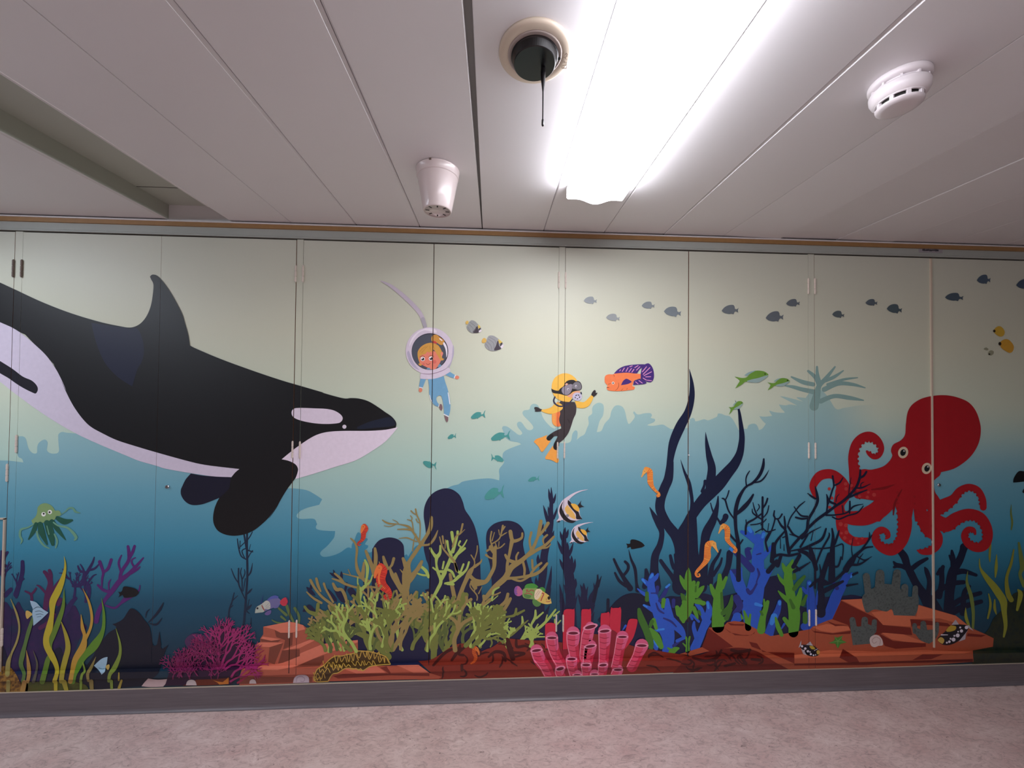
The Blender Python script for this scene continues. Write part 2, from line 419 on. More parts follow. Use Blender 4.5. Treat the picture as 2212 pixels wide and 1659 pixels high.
ALLMOTIFS = []
TINY = {'sucker', 'sucker_pad', 'squiggle', 'branch', 'bush', 'shaded_stem', 'ridge', 'stripe', 'ring', 'spot', 'strand', 'fin_dash', 'side_twig', 'tentacle', 'frill', 'ray', 'fin_ray', 'crease', 'spine'}
def M(name, label, cat, layer, parts, group=None, kind=None):
    """one printed figure: first entry is its body, the rest are parts ('eye') or sub-parts ('eye/pupil')"""
    base = .0004 + layer * .0005
    root = None; seen = {}
    for k, (nm, colr, shapes) in enumerate(parts):
        mat = colr if not isinstance(colr, str) else ink(colr)
        o = film(name if k == 0 else nm.split('/')[-1], flat(shapes), mat, base + k * 2.2e-5, None if k == 0 else (seen.get(nm.split('/')[0]) if '/' in nm else root))
        if o is None: continue
        if o.name.split('.')[0] in TINY and k: o['kind'] = 'stuff'
        if k == 0: root = o
        else: seen.setdefault(nm.split('/')[-1], o) if '/' in nm else seen.__setitem__(nm, o)
    tag(root, label, cat, group, kind); ALLMOTIFS.append(root)
    return root

# ---------------------------------------------------------------- cupboards
ZT = 2.197
def door(parent, x0, x1):
    bm = bmesh.new()
    vs = []
    for y in (0.0, .018):
        vs.append([bm.verts.new((x, y, z)) for x, z in ((x0, zl(x0) + .0015), (x1, zl(x1) + .0015), (x1, ZT - .0018), (x0, ZT - .0018))])
    for k in range(4): bm.faces.new((vs[0][k], vs[0][(k + 1) % 4], vs[1][(k + 1) % 4], vs[1][k]))
    bm.faces.new(vs[0]); bm.faces.new(vs[1])
    o = mesh_obj('door', bm, M_PALE, parent)
    o.data.materials.append(M_EDGE)
    for p in o.data.polygons:
        if abs(p.normal.y) < .5: p.material_index = 1
    return o
def hinge(parent, x, z, mat=None, hgt=.078, r=.0042):
    """pin hinge knuckle: three barrels on one pin"""
    bm = bmesh.new(); n = 3; seg = hgt / n
    for k in range(n):
        z0 = z - hgt / 2 + k * seg + .0009; z1 = z0 + seg - .0018; e = .0008
        lathe(bm, [(r - e, z0), (r, z0 + e), (r, z1 - e), (r - e, z1)], x, -.0035, 0, 14)
    lathe(bm, [(r * .6, z - hgt / 2 - .002), (r * .6, z + hgt / 2 + .002)], x, -.0035, 0, 10)
    return mesh_obj('hinge', bm, mat or M_HINGE, parent)
def lock(parent, x, z, mat=None):
    bm = bmesh.new()
    lathe(bm, [(.0085, 0), (.0085, .006), (.0070, .008)], 0, 0, 0, 20)
    box(bm, -.001, .001, -.005, .005, .008, .0086)
    o = mesh_obj('lock', bm, mat or M_CHROME, parent); o.rotation_euler = (math.pi / 2, 0, 0); o.location = (x, 0, z)
    return o
def seamw(x): return next((w for g, w in GAPS if abs(g - x) < .002), .002) / 2
UNITS = [(-2.86, None, -2.2445, 'built-in cupboard at the orca tail end, with a pale-edged hatch'),
         (-2.2106, -1.6019, -.9866, 'built-in cupboard printed with the orca body, a chrome lock on one door'),
         (-.9547, -.3392, .2719, 'built-in cupboard printed with the helmeted swimmer and tall dark sponges'),
         (.3035, .926, 1.55, 'built-in cupboard printed with navy kelp stalks and blue coral'),
         (1.583, 2.2105, 2.838, 'built-in cupboard printed with the red octopus')]
HZ = [(2.034, 1.199, .3640), (2.033, 1.2005, .363)]
for n, (xa, xm, xb, lab) in enumerate(UNITS):
    root = tag(empty('cupboard', ((xa + xb) / 2, 0, 0)), lab, 'cupboard', 'built-in cupboards along the mural wall')
    inv = Matrix.Translation((-(xa + xb) / 2, 0, 0))
    bm = bmesh.new(); box(bm, xa - .012, xb + .012, .02, .29, .03, ZT)
    parts = [mesh_obj('carcass', bm, M_DARKGAP, root)]
    # hinge stile on the unit's near edge
    bm = bmesh.new(); sx0 = xb + seamw(xb) + .0; sx1 = xb + .0317 - seamw(xb + .0317)
    if n < 4:
        nxt = UNITS[n + 1][0]; sx0, sx1 = xb + seamw(xb), nxt - seamw(nxt)
        box(bm, sx0, sx1, 0, .018, zl(xb), ZT + .001); parts.append(mesh_obj('stile', bm, M_PALE, root))
    dl = []
    if xm is None: dl.append(door(root, xa, xb - seamw(xb)))
    else:
        dl.append(door(root, xa + seamw(xa), xm - seamw(xm))); dl.append(door(root, xm + seamw(xm), xb - seamw(xb)))
    parts += dl
    for o in parts: o.data.transform(inv)
    sub = []
    dr = M_HINGE2 if n in (0, 1) else M_HINGE
    hz = (2.026, 1.094, .355) if n == 0 else HZ[n % 2]
    for q, z in enumerate(hz):
        sub.append(hinge(dl[-1], xb - .001, z, M_HINGE2 if (n == 0 and q == 0) else None))
    if xm is not None:
        for q, z in enumerate((2.0265, 1.225, .355) if n == 1 else HZ[n % 2]):
            if n == 1 and q == 2: continue
            sub.append(hinge(dl[0], xa + .001, z, M_HINGE2 if (n == 1 and q == 0) else None))
    if n == 1:
        p = on_wall(363, 1051); sub.append(lock(dl[1], p.x, p.z))
    if n == 4:
        p = on_wall(2026, 1047); sub.append(lock(dl[1], p.x, p.z))
        sub.append(boxobj('edge_trim', (2.2065, 2.2145, -.0062, .0, .2, ZT - .004), M_CREAM, dl[1]))
    if n == 3:
        p = on_wall(1487.6, 983); sub.append(lock(dl[1], p.x, p.z, M_WHITE)); sub[-1].scale = (.45, .45, .5)
    if n == 0:
        p = on_wall(13, 1119)
        sub.append(boxobj('edge_trim', (-2.2530, -2.2465, -.0062, .0, .2, p.z), M_CREAM, dl[0]))
        sub.append(boxobj('edge_trim', (-2.86, -2.2465, -.0062, .0, p.z - .005, p.z + .002), M_CREAM, dl[0]))
    for o in sub:
        if o.name.startswith('lock'): o.location.x -= (xa + xb) / 2
        else: o.data.transform(inv)

# ================================================================ water, far reef
M('reef_backdrop', 'printed pale blue reef silhouette behind all the figures on the mural wall', 'mural', 0, [('', M_REEF, P(
 "c: -40,960! 0,965 120,970 280,990! 262,945 215,915 200,800 190,730 205,690 235,677 280,680 310,710 330,790 350,840 395,880 440,875 445,800 465,755 510,722 545,718 570,750 565,800 562,850 610,882 680,880 705,850 700,780 695,690 700,650 740,625 800,635 880,640 920,645 "
 "d: 300,700! 1775,1300! 1850,1300 2000,1320 2100,1370 2190,1430! 2170,1465 2155,1495! 2000,1535 1920,1575 j: 145,205 50,245 5,290 15,325 70,338 180,333 225,345 240,380 250,400! 235,425 240,455 290,472 380,480 465,482! 455,550 430,590 370,660 300,720 285,755 310,785 360,790 450,770 530,735 605,682 640,680 660,690! "
 "665,640 690,600 720,520 740,497 765,510 790,560 830,565 855,580 820,640 860,655 855,680 820,715 880,740 910,720! 1290,775! 1320,760 1335,790! 1400,690 1450,650 1520,640! l: 350,310! 420,275 500,255 545,225 640,205 760,190 880,185 985,208! G: 1275,1640! 1280,1540 1270,1450 1290,1390 1340,1330 1375,1275 1365,1245 1340,1225 1345,1120 1370,1070 1450,1020 1600,960 1710,920! 1660,885 1500,855 1440,820 1400,780 1350,640 1330,600 1345,565 1390,555 1440,570 1500,610 1590,680 1650,725 1700,735 1735,710 1720,665 1660,600 1630,540 1635,490 1665,470 1710,475 1750,520 1790,580 1840,630 1880,640 1930,625 1955,585 1930,530 1860,450 1770,360 1740,310 1745,265 1780,240 1850,235 1885,215 1890,170 1925,125 1975,112 2030,130 2060,165 2110,285 o: 400,1000 440,1060 500,1120 545,1140! 590,1120 600,1310! 700,1310 740,1280 755,1200 790,1158 815,1175 815,1230 805,1275! 850,1235 900,1205 930,1130 950,1080 945,1000 990,960 990,900 1010,860 1060,830 1110,840 1130,880 1120,980 1080,1050 1045,1180! 1100,1165 1140,1080 1200,1010 1220,930 1260,870 1310,860 1360,885 1385,940 1400,1010 1420,1080! 1440,1080 1500,1000 1480,950 1490,930 1535,970 1620,955 1690,955 1705,985 1690,1010 1740,1025 1730,1060 1650,1095 1720,1105 1830,1090 1880,1115 1930,1145! 2140,1130! 2160,1040 w: 50,920 95,898 115,915 120,940 160,935 230,915 270,930 340,905 385,880 390,850 430,850 480,870 530,880 570,920 610,990 640,1050! 690,1030 740,1030 755,990 800,970 845,975 870,1010 880,1045! 920,1030 965,970! 930,940 885,880! 960,885 1040,875! 1005,815 1060,830 1130,838 1190,835 1150,790 1120,740! 1200,750 1250,740 1340,752! 1240,700 1130,642! 1200,650 1410,705! 1330,655 1440,662! 1490,600 1600,560 1700,640 1800,790 1900,780 2080,750! "
 "X: 2030,868 2240,850! 2240,1520! -40,1530!"))])
M('reef_feather_coral', 'faint feathery coral silhouette fading into the water above the red octopus', 'mural', 0.4, [('', '86a8a2', Sts(
 "w: 1540,760,110 1570,640,90 1600,520,60 1680,430,50 1790,290,20 | w: 1600,520,50 1560,420,50 1470,340,30 | w: 1610,480,40 1580,380,40 1575,290,25 | w: 1540,590,60 1400,560,50 1290,530,40 1195,515,16 | w: 1530,500,50 1400,470,50 1270,410,20 | w: 1640,470,40 1780,410,40 1890,335,14 | w: 1620,700,60 1780,640,50 1960,660,50 2130,690,16 | w: 1660,560,60 1830,490,50 2000,500,40 2150,540,14 | w: 1700,500,30 1900,440,30 2060,420,12"))])

# ================================================================ orca
M('orca', 'huge printed black and white orca diving across two cupboards', 'orca', 3, [
 ('', '030308', P("a: -110,225! 0,278 172,358 500,510 850,645 1200,750 1450,803 1530,815 1600,808 1680,765 1750,680 1800,560 1825,420 1832,300 1805,240 1792,205 1810,187 1850,185 1910,225 2010,350 2110,520 2180,660 b: 552,765 590,900 610,1030! 700,1075 1000,1200 1400,1345 1700,1445 1858,1492 2212,1595 e: 750,155 1000,222 1100,220 1200,228 1310,262 1430,335 1500,385 1580,440 1630,500 1638,545 1628,575! 1500,600 1300,612 1000,613 820,625 700,655 600,705 480,785 380,860 268,952! 350,970 430,1010 462,1060 458,1110 430,1180 340,1300 260,1430 200,1540 115,1659 h: 1420,190 1330,320 1200,440 1100,500 1000,530 900,538 800,520 720,475 675,400 665,320 680,220 710,140 740,85! d: 1105,1165! 900,1155 700,1130 500,1098 300,1060 210,1030 0,970 c: 1500,905 1200,780 1000,690 900,640 780,575 600,465 400,330 230,205 150,145! 720,0! a: 640,1250! 300,900! -110,720!")),
 ('far_flipper', '0a0c26', P("h: 760,70! 740,85! 640,125 540,160 450,172 380,160 320,115 283,50 280,-10 d: 520,1270 560,1190 620,1122! 800,1150 1100,1165! 1080,1300!")),
 ('belly', 'd6cbdc', P("a: -110,700! 0,752 160,825 300,920 450,1050 560,1160 660,1300 730,1430 790,1570 c: 725,0 800,170 880,320 980,460 1080,560 1220,640 1400,725 1650,805 1870,870 2212,965 d: 750,1012 950,1040 1200,1068! 1150,1110 1105,1165! 900,1157 700,1130 500,1098 300,1060 210,1030 0,970 c: 1500,905 1200,780 1000,690 900,640 780,575 600,465 400,330 230,205 150,145 0,25 -110,-50!")),
 ('tail_stripe', '14131f', P("a: -110,1150! 0,1215 150,1310 270,1400 380,1450 440,1510 452,1560 430,1602 400,1598 300,1550 200,1490 100,1420 0,1362 -110,1290!")),
 ('chin', 'eee0ee', P("e: 268,952! 380,860 480,785 600,705 700,655 820,625 1000,613 1300,612 1500,600 1628,575 1658,565! 1600,640 1500,745 1350,850 1150,965 900,1045 650,1125 430,1188! 458,1110 462,1060 430,1010 350,970")),
 ('eye_patch', 'e8dae9', P("e: 385,395 410,350 480,338 650,343 800,350 900,372 975,420 997,465 975,505 930,522 800,530 650,520 500,490 410,450")),
 ('eye', 'e2d8e4', El("e: 1017,563,25")),
 ('snout_sheen', '0f1a30', P("e: 1170,570 1300,510 1420,475 1530,450 1590,460 1625,520 1600,555 1400,575 1200,592")),
 ('back_sheen', '0d1330', P("a: 1090,760! 1450,812 1540,825 1640,830 1700,950 1720,1100 1690,1230 1640,1320 1580,1520! 1400,1400 1250,1230 1150,1000")),
])
# ================================================================ swimmer in the round helmet
M('person', 'printed cartoon child in a blue suit and round white helmet, arms spread', 'person', 4, [
 ('', '74a9ca', [P("q: 895,265! 1150,235 1365,170! 1400,320 1460,500 1500,640 1540,820 1562,1000 1555,1200 1515,1360! 1370,1300! 1365,1150 1345,1000 1320,860 1280,755 1220,750 1150,800 1140,860 1170,950 1215,1010! 1200,1080! 1120,1060 1040,990 970,880 930,720 925,500"),
     P("q: 665,255! 835,255! 780,400 735,515! 620,490! 640,380"), P("q: 1405,130! 1550,50! 1700,140! 1660,230! 1540,195")]),
 ('air_hose', 'c8bcc9', Sts("n: 240,150,12 350,205,36 480,305,48 600,415,50 690,515,50 735,592,48")),
 ('hose_joint', 'b0aab4', Sts("n: 738,606,50 765,690,46")),
 ('hand', 'ea8a6c', El("q: 668,590,55,65")), ('hand', 'ea8a6c', El("q: 1760,210,65,55")),
 ('cuff', 'f4f4f6', Sts("q: 628,503,26 733,528,26 | q: 1708,145,26 1675,235,26 | q: 1225,1020,20 1210,1090,16 | q: 1372,1312,30 1505,1382,28")),
 ('leg_stripe', 'f4f4f6', Sts("q: 940,740,20 970,860,22 1030,965,14 | q: 1492,670,24 1520,830,28 1545,1003,26")),
 ('shoe', '85686c', P("q: 1240,1010 1290,1005 1320,1070 1325,1130 1300,1205 1260,1180 1220,1100 1235,1060")), ('shoe', '85686c', P("q: 1375,1350! 1495,1400! 1495,1500 1465,1555 1420,1500")),
 ('helmet', 'ddd0de', [El("p: 940,940,715,703"), P("q: 680,60! 900,80 1100,55 1340,-30 1440,-90 1540,-60 1560,30 1480,90 1350,165 1150,235 900,265 665,250! 655,170")]),
 ('helmet/shade', 'b9b0c6', [P("p: 295,930 330,960 400,1160 480,1320 600,1470 640,1510 540,1480 420,1380 330,1240 280,1090 270,990"), P("p: 1640,760 1665,850 1660,1050 1620,1200 1580,1330 1530,1440! 1480,1430 1570,1280 1610,1100 1625,900")]),
 ('helmet/collar_line', '8f7189', Sts("q: 680,92,12 900,112,18 1100,85,18 1340,0,16 1480,-85,8")),
 ('helmet/highlight', 'f0e6f0', P("p: 850,270 1000,265 1100,295 1150,350 1150,400 1080,385 900,340 760,330 600,420 480,560 400,690 330,820! 370,640 480,470 640,340")),
 ('visor_rim', '2a2432', El("p: 950,960,548,548")),
 ('visor', '4e525f', El("p: 940,965,528,530")),
 ('face', 'ec866f', P("p: 620,1200 650,1320 720,1360 800,1400 880,1440 960,1492! 1100,1492! 1180,1410 1250,1290 1290,1200 1320,1080 1345,1010 1330,970 1280,960 1150,970 1000,930 850,970 700,1050 630,1100")),
 ('face/cheek', 'e06c60', El("p: 1085,1265,60,56 | p: 760,1335,38,30")),
 ('face/mouth', '8e3b30', Sts("p: 830,1312,12 860,1338,14 895,1348,16 930,1335,14 960,1305,10")),
 ('hair', 'dba048', P("p: 580,1010 600,930 680,820 800,740 940,700 1080,715 1200,780 1270,880 1310,970! 1270,990 1275,1060 1310,1110 1320,1160 1372,1175! 1350,1220 1290,1228 1240,1180 1180,1080 1110,960 1060,900! 1000,985 970,940 930,1000! 870,960 820,1030 740,1050 660,1090 630,1150 640,1240 665,1320 722,1348! 690,1382 640,1380 600,1325! 650,1310 620,1240 590,1130")),
 ('hair/strand', 'b87f34', Sts("p: 640,980,8 720,880,10 830,810,8 | p: 760,930,8 830,850,10 890,790,8 | p: 960,900,8 950,840,10 940,790,8 | p: 1100,890,8 1060,820,10 1020,780,8 | p: 700,1000,8 770,920,8")),
 ('ponytail', 'd89a45', P("p: 990,600 1000,520 1060,465 1150,460 1220,510 1300,570 1380,640 1360,720 1300,765 1220,740 1140,680 1060,640 1000,650")),
 ('ponytail/strand', 'ba8036', Sts("p: 1060,560,8 1150,560,10 1230,620,8 1300,700,8 | p: 1080,610,8 1150,620,10 1220,680,8 | p: 1060,510,8 1140,510,10 1200,560,8")),
 ('hair_tie', 'd0443f', P("p: 1000,680 1040,640 1110,650 1160,690 1150,730 1080,710")),
 ('ear', 'f09080', P("p: 1270,1000 1320,980 1345,1020 1320,1080 1290,1110")),
 ('eye', 'f6f2f4', El("p: 735,1180,66")), ('eye', 'f6f2f4', El("p: 980,1168,66")),
 ('pupil', '1c1214', El("p: 737,1182,46")), ('pupil', '1c1214', El("p: 982,1168,46")),
 ('eye_glint', 'f6f2f4', El("p: 715,1160,22 | p: 963,1142,22")),
 ('brow', 'a0643c', Sts("p: 640,1130,12 720,1087,22 800,1112,12 | p: 910,1122,14 980,1077,24 1065,1097,14 | p: 1040,1120,6 1075,1140,5")),
 ('suit_collar', '739cb8', [P("p: 1180,1420 1230,1330 1300,1375! 1240,1435"), P("p: 840,1488! 880,1445 950,1450 965,1500!")]),
 ('visor_glint', 'f6eef6', [P("p: 1222,570 1250,560 1330,630 1310,645 1250,605"), P("p: 1345,690 1380,680 1440,780 1470,900 1470,1050 1440,1140! 1430,980 1400,850 1345,740")]),
])
# ================================================================ diver
M('person', 'printed cartoon diver in a yellow hood and black suit with orange flippers', 'person', 4, [
 ('', '3b3234', P("r: 985,1050! 1200,1075 1395,1080! 1445,1200 1450,1330 1430,1450 1390,1530 1345,1640! 1310,1760 1250,1930 1190,2050 1090,2180 990,2270 940,2303 935,2400 885,2440! 885,2490! 830,2512 780,2480 765,2400 800,2290 850,2200 895,2105! 800,2105 740,2160 660,2230 600,2240 560,2180 580,2120 660,2050 800,1960 1000,1870! 990,1800 950,1700 925,1580 950,1470 970,1400 960,1360! 1040,1290 1050,1240 1020,1170 920,1130!")),
 ('boot', '120c0e', P("r: 770,2080 740,2040 680,2050 600,2110 560,2170 600,2238 660,2230 740,2160")), ('boot', '120c0e', P("r: 880,2240 800,2290 765,2400 780,2480 830,2512 885,2500! 885,2400! 940,2303")),
 ('shoulder_shade', '2c2426', Sts("r: 1190,1590,20 1230,1650,40 1245,1720,16")),
 ('fin', 'f7a748', P("s: 590,680! 550,780 600,850 690,860! 560,1040 450,1185 410,1190 370,1130 310,1020 180,890! 250,810 420,750")),
 ('fin', 'f7a748', P("s: 755,1000! 770,1090 830,1140 890,1130! 900,1300 925,1420 915,1500 870,1520 780,1470 660,1420 540,1410 515,1370 560,1290 650,1150")),
 ('tank', 'f6a352', [P("r: 850,1110 900,1075 945,1080! 920,1130! 880,1160"), P("r: 720,1400! 850,1400 960,1370! 970,1440 935,1580 950,1700 985,1790 930,1820 850,1810 770,1760 725,1650")]),
 ('tank/shade', 'f47a42', P("r: 860,1395 962,1370! 970,1440 935,1580 950,1700 985,1790 930,1820 870,1812 850,1700 850,1500")),
 ('sleeve', 'f8c04c', P("r: 1400,1060! 1500,1060 1640,1090 1720,1060 1820,960 1900,880! 1965,930! 1920,1050 1840,1180 1730,1250 1600,1270 1465,1250! 1440,1150")),
 ('sleeve', 'f8c04c', P("r: 430,1310! 560,1290 700,1240 770,1170 850,1120 950,1115! 1030,1170 1050,1230 1030,1300 950,1360 850,1400 700,1440 560,1420 390,1350!")),
 ('glove', '2e2628', P("r: 430,1305! 380,1290 300,1240 220,1232 190,1260 215,1310 240,1330! 205,1345 230,1370 320,1370 390,1360!")),
 ('glove', '2e2628', P("r: 1895,870! 1920,800 1980,730 2010,722 2035,760 2030,810! 2085,805! 2050,870 1970,935!")),
 ('hood', 'f8c04c', P("r: 715,620 735,500 800,370 930,270 1090,225 1250,250 1380,330 1470,440 1500,600 1400,900 1320,960 1300,1000 1290,1085! 1100,1072 1000,1045 880,990 790,900 730,760")),
 ('chin_skin', 'e2a484', P("r: 1160,910 1330,820 1440,760 1570,755 1560,800 1540,860 1400,940 1310,955 1220,935")),
 ('mask', '1e171a', P("r: 705,680! 760,715 860,745 920,750 960,690 1060,620 1080,600 1110,520 1170,460 1260,425 1370,425 1440,465 1500,455 1560,480 1610,570 1620,650 1590,710 1480,745 1350,780 1280,840 1200,885 1140,895 1050,870 940,840 800,825 730,790")),
 ('mask/brow_skin', 'e8ae94', P("r: 1110,575! 1150,515! 1215,545! 1150,590")),
 ('mask/lens', '918894', P("r: 1010,740 1040,650 1150,590 1280,545 1335,560 1310,740 1250,830 1180,875 1100,865 1040,820")),
 ('mask/lens_far', '7a777c', P("r: 1345,560 1400,500 1490,480 1550,500 1600,600 1590,690 1500,725 1430,700 1320,680 1315,610")),
 ('eye', 'd0cad2', El("r: 1205,705,36")), ('eye', 'd0cad2', El("r: 1440,612,32,40")),
 ('pupil', '6a6070', El("r: 1212,715,20")), ('pupil', '6a6070', El("r: 1445,622,18")),
 ('air_tube', '2c2a48', Sts("r: 812,935,46 775,1030,46 800,1110,46 870,1180,46 970,1213,44 1080,1200,40 1180,1150,40 1260,1090,36 1335,1000,30 | r: 1590,800,40 1605,840,36")),
 ('regulator', 'c9c3d8', El("r: 1478,925,142,124")),
 ('regulator/slot', '211a28', [P("r: 1420,890! 1460,860! 1475,885! 1430,915!"), P("r: 1495,855! 1545,880! 1535,900! 1492,885!"), P("r: 1565,915! 1555,970! 1525,950! 1535,920!"), P("r: 1400,930! 1430,935! 1440,965! 1415,975!"), P("r: 1470,975! 1505,980! 1510,1000! 1460,1002!")]),
])
# ================================================================ orange hump-headed fish
M('fish', 'printed orange hump-headed fish with purple pink-dashed fins facing the diver', 'fish', 4, [
 ('', 'f7844e', [P("o: 1140,540 1150,505 1190,490 1240,490 1280,475 1400,470 1500,480 1570,485! 1570,540! 1500,560 1480,600 1460,650 1420,680 1330,690 1250,690 1180,680 1165,650 1175,620! 1145,590"), P("o: 1400,665 1470,630 1503,650 1490,670 1420,680")]),
 ('back_fin', '452878', P("o: 1250,482! 1300,430 1380,390 1500,373 1620,372 1600,400 1560,430 1530,475! 1500,480 1400,470")),
 ('tail', '452878', P("o: 1600,380! 1660,358 1700,390 1725,450 1728,530 1700,580 1650,580 1570,540! 1570,485! 1580,430")),
 ('belly_fin', '452878', P("o: 1490,570! 1560,545 1600,560 1640,585 1620,605 1480,618!")),
 ('side_fin', '452878', P("o: 1335,620! 1360,570 1400,542 1440,560 1465,580! 1420,605")),
 ('fin_dash', 'e39ac6', Sts("o: 1320,450,8 1330,435,8 | o: 1350,455,9 1375,415,9 | o: 1395,455,9 1420,410,9 | o: 1430,460,9 1460,420,9 | o: 1440,400,9 1470,388,9 | o: 1465,465,9 1490,430,9 | o: 1500,410,9 1540,385,9 | o: 1520,440,9 1560,400,9 | o: 1590,460,10 1640,400,9 | o: 1600,490,10 1680,410,9 | o: 1610,505,10 1700,460,9 | o: 1630,520,10 1690,518,9 | o: 1600,535,10 1640,560,9 | o: 1650,560,9 1700,565,9 | o: 1510,580,9 1540,605,8 | o: 1550,565,9 1590,595,8")),
 ('eye', 'f4ede4', El("o: 1241,594,17")), ('pupil', '3a2018', El("o: 1241,595,9")),
 ('mouth', '46201c', Sts("o: 1167,650,8 1195,648,4")),
 ('crease', '9a4426', Sts("o: 1305,590,4 1308,630,6 1290,665,5 1265,682,4 | o: 1180,610,5 1215,600,4 | o: 1360,662,4 1335,685,5 | o: 1415,655,4 1400,672,4 | o: 1240,490,4 1255,505,5 1252,520,3")),
])
# two banded angelfish by the helmet
M('fish', 'printed grey banded angelfish, the smaller and higher beside the helmet', 'fish', 4, [
 ('', '979a98', P("n: 1290,640 1320,618 1360,630 1395,665 1425,695 1438,735 1410,765 1370,770 1320,770 1280,740 1260,700 1270,680")),
 ('tail', 'dfb85a', P("n: 1246,640 1270,622 1285,635 1280,660 1252,665")), ('band', '382c36', P("n: 1390,688 1400,740 1402,767 1338,766 1360,722")),
 ('face', 'dfc050', P("n: 1398,672 1425,692 1424,712 1402,718")), ('mask', '2c242c', P("n: 1400,728 1424,708 1430,720 1404,750")), ('mouth', 'e6dce2', P("n: 1405,760 1415,735 1438,730 1432,758")),
 ('stripe', '6d7072', Sts("n: 1300,640,4 1370,700,4 1350,750,4 | n: 1290,670,4 1340,720,4 1330,760,4 | n: 1275,700,4 1310,760,4"))], group=None)
M('fish', 'printed grey banded angelfish, the bigger and lower of the helmet pair', 'fish', 4, [
 ('', '9a9b9c', P("n: 1478,905 1500,850 1525,805 1580,803 1640,840 1690,890 1703,915 1690,945 1660,965 1600,985 1540,980 1490,945")),
 ('tail', 'e0b456', P("n: 1443,855 1470,828 1497,850 1490,882 1448,890")), ('band', '3a2e3a', P("n: 1640,862 1648,920 1670,960 1590,978 1612,920 1628,868")),
 ('face', 'dfc050', P("n: 1640,845 1690,885 1672,905 1650,895")), ('mask', '2c242c', P("n: 1665,890 1690,882 1672,930 1660,925")), ('mouth', 'e6dce2', P("n: 1664,935 1700,902 1702,925 1680,955")),
 ('stripe', '6f7174', Sts("n: 1530,820,4 1600,860,4 1612,900,4 | n: 1515,840,4 1580,890,4 1590,960,4 | n: 1500,870,4 1550,920,4 1560,975,4 | n: 1488,900,4 1520,940,4 1530,970,4"))])

# ================================================================ schools of small fish
def placed(norm, bx, shear=0):
    """unit outline -> picture box x0,y0,x1,y1; shear tips nose or tail"""
    T, x0, y0, x1, y1 = bx; o, w = TILES[T][:2], TILES[T][2]
    def f(u, v): return [o[0] + (x0 + u * (x1 - x0)) * w, o[1] + (y0 + (v + shear * (u - .5)) * (y1 - y0)) * w]
    return [tuple(q) for q in smooth([(f(u, v), c) for u, v, c in norm], True)]
def unit(s): return [(*map(float, q.rstrip('!').split(',')), q.endswith('!')) for q in s.split()]
DAMSEL = unit("0,.55! .12,.28 .3,.08 .5,0 .7,.04 .76,.22 .77,.42 .86,.5 1,.36! .95,.6 .97,.86! .82,.7 .75,.78 .70,1! .58,.92 .47,.94 .33,.9 .14,.78")
BREAM = unit("0,.8! .04,.68 .2,.42 .38,.25 .5,.22 .68,.26 .7,.34 .67,.44 .74,.5 .84,.42 .9,.18 1,0! .92,.4 .95,.62 .985,.88! .9,.78 .82,.62 .74,.62 .58,.8 .5,.86 .48,1! .44,.9 .25,.96 .06,.95")
grey = [('t', 115, 335, 275, 425, 0, '8f9698', 'printed grey damselfish leading the school, nearest the ceiling lamp'), ('t', 383, 540, 548, 630, .12, '949a9a', 'printed grey damselfish lower than its school leader'),  # inks step darker along the school: darker print plus light falloff
 ('t', 808, 395, 965, 483, -.02, '858d90', 'printed grey damselfish, third in the school'), ('t', 1073, 455, 1282, 577, .15, '7b858a', 'large printed grey damselfish tipped downward beside the red-brown door gap'),
 ('t', 1763, 435, 1968, 550, -.12, '6a7378', 'printed grey damselfish just past the red-brown door gap'), ('u', 298, 622, 515, 750, -.15, '646c72', 'large printed grey damselfish above the green wrasses'),
 ('u', 543, 475, 708, 568, -.1, '646c72', 'printed grey damselfish beside the upper hinge pair past the wrasses'), ('u', 1093, 615, 1240, 702, .1, '586468', 'printed grey damselfish between two hinges, low in the line'),
 ('u', 1492, 475, 1635, 557, -.02, '56626a', 'small printed grey damselfish above the octopus head'), ('u', 1745, 535, 1930, 648, .12, '4e5e64', 'printed grey damselfish closest to the cream door edge'),
 ('v', 1268, 512, 1490, 612, 0, '4a5a66', 'dark printed damselfish past the cream door edge'), ('v', 1650, 295, 1815, 408, -.08, '48586a', 'highest dark printed damselfish near the label plate'), ('v', 2120, 345, 2330, 470, -.1, '44546a', 'dark printed damselfish cut off by the picture edge')]
for T, x0, y0, x1, y1, sh, colr, lab in grey:
    M('fish', lab, 'fish', 3, [('', colr, placed(DAMSEL, (T, x0, y0, x1, y1), sh))], group='grey damselfish school')
def flipx(n): return [(1 - u, v, c) for u, v, c in n][::-1]
def flipy(n): return [(u, 1 - v, c) for u, v, c in n][::-1]
teal = [('G', 710, 235, 1005, 420, BREAM, 'printed teal bream below the swimmer shoes'), ('G', 248, 690, 420, 818, BREAM, 'tiny printed teal bream alone in pale water under the swimmer'), ('G', 1108, 635, 1500, 855, BREAM, 'long printed teal bream crossing the reef edge near the flippers'),
 ('G', 1110, 1100, 1365, 1275, flipx(BREAM), 'printed teal bream with its tail toward the orca'), ('e', 1955, 968, 2120, 1080, flipy(BREAM), 'printed teal bream crossing a door gap, nose up'),
 ('l', 1330, 148, 1468, 225, BREAM, 'small printed teal bream above the black and yellow idols'), ('l', 810, 255, 1048, 445, BREAM, 'plump printed teal bream above the dark sponges')]
for T, x0, y0, x1, y1, nn, lab in teal:
    M('fish', lab, 'fish', 3, [('', '4a9c96', placed(nn, (T, x0, y0, x1, y1)))], group='teal bream')
WRASSE = unit("1,.22! .99,.34 .82,.56 .68,.68 .45,.66 .32,.63 .22,.78 .02,1! .12,.7 .15,.55 0,.34! .22,.42 .36,.38 .46,.18 .6,.03 .76,.02 .9,.08")
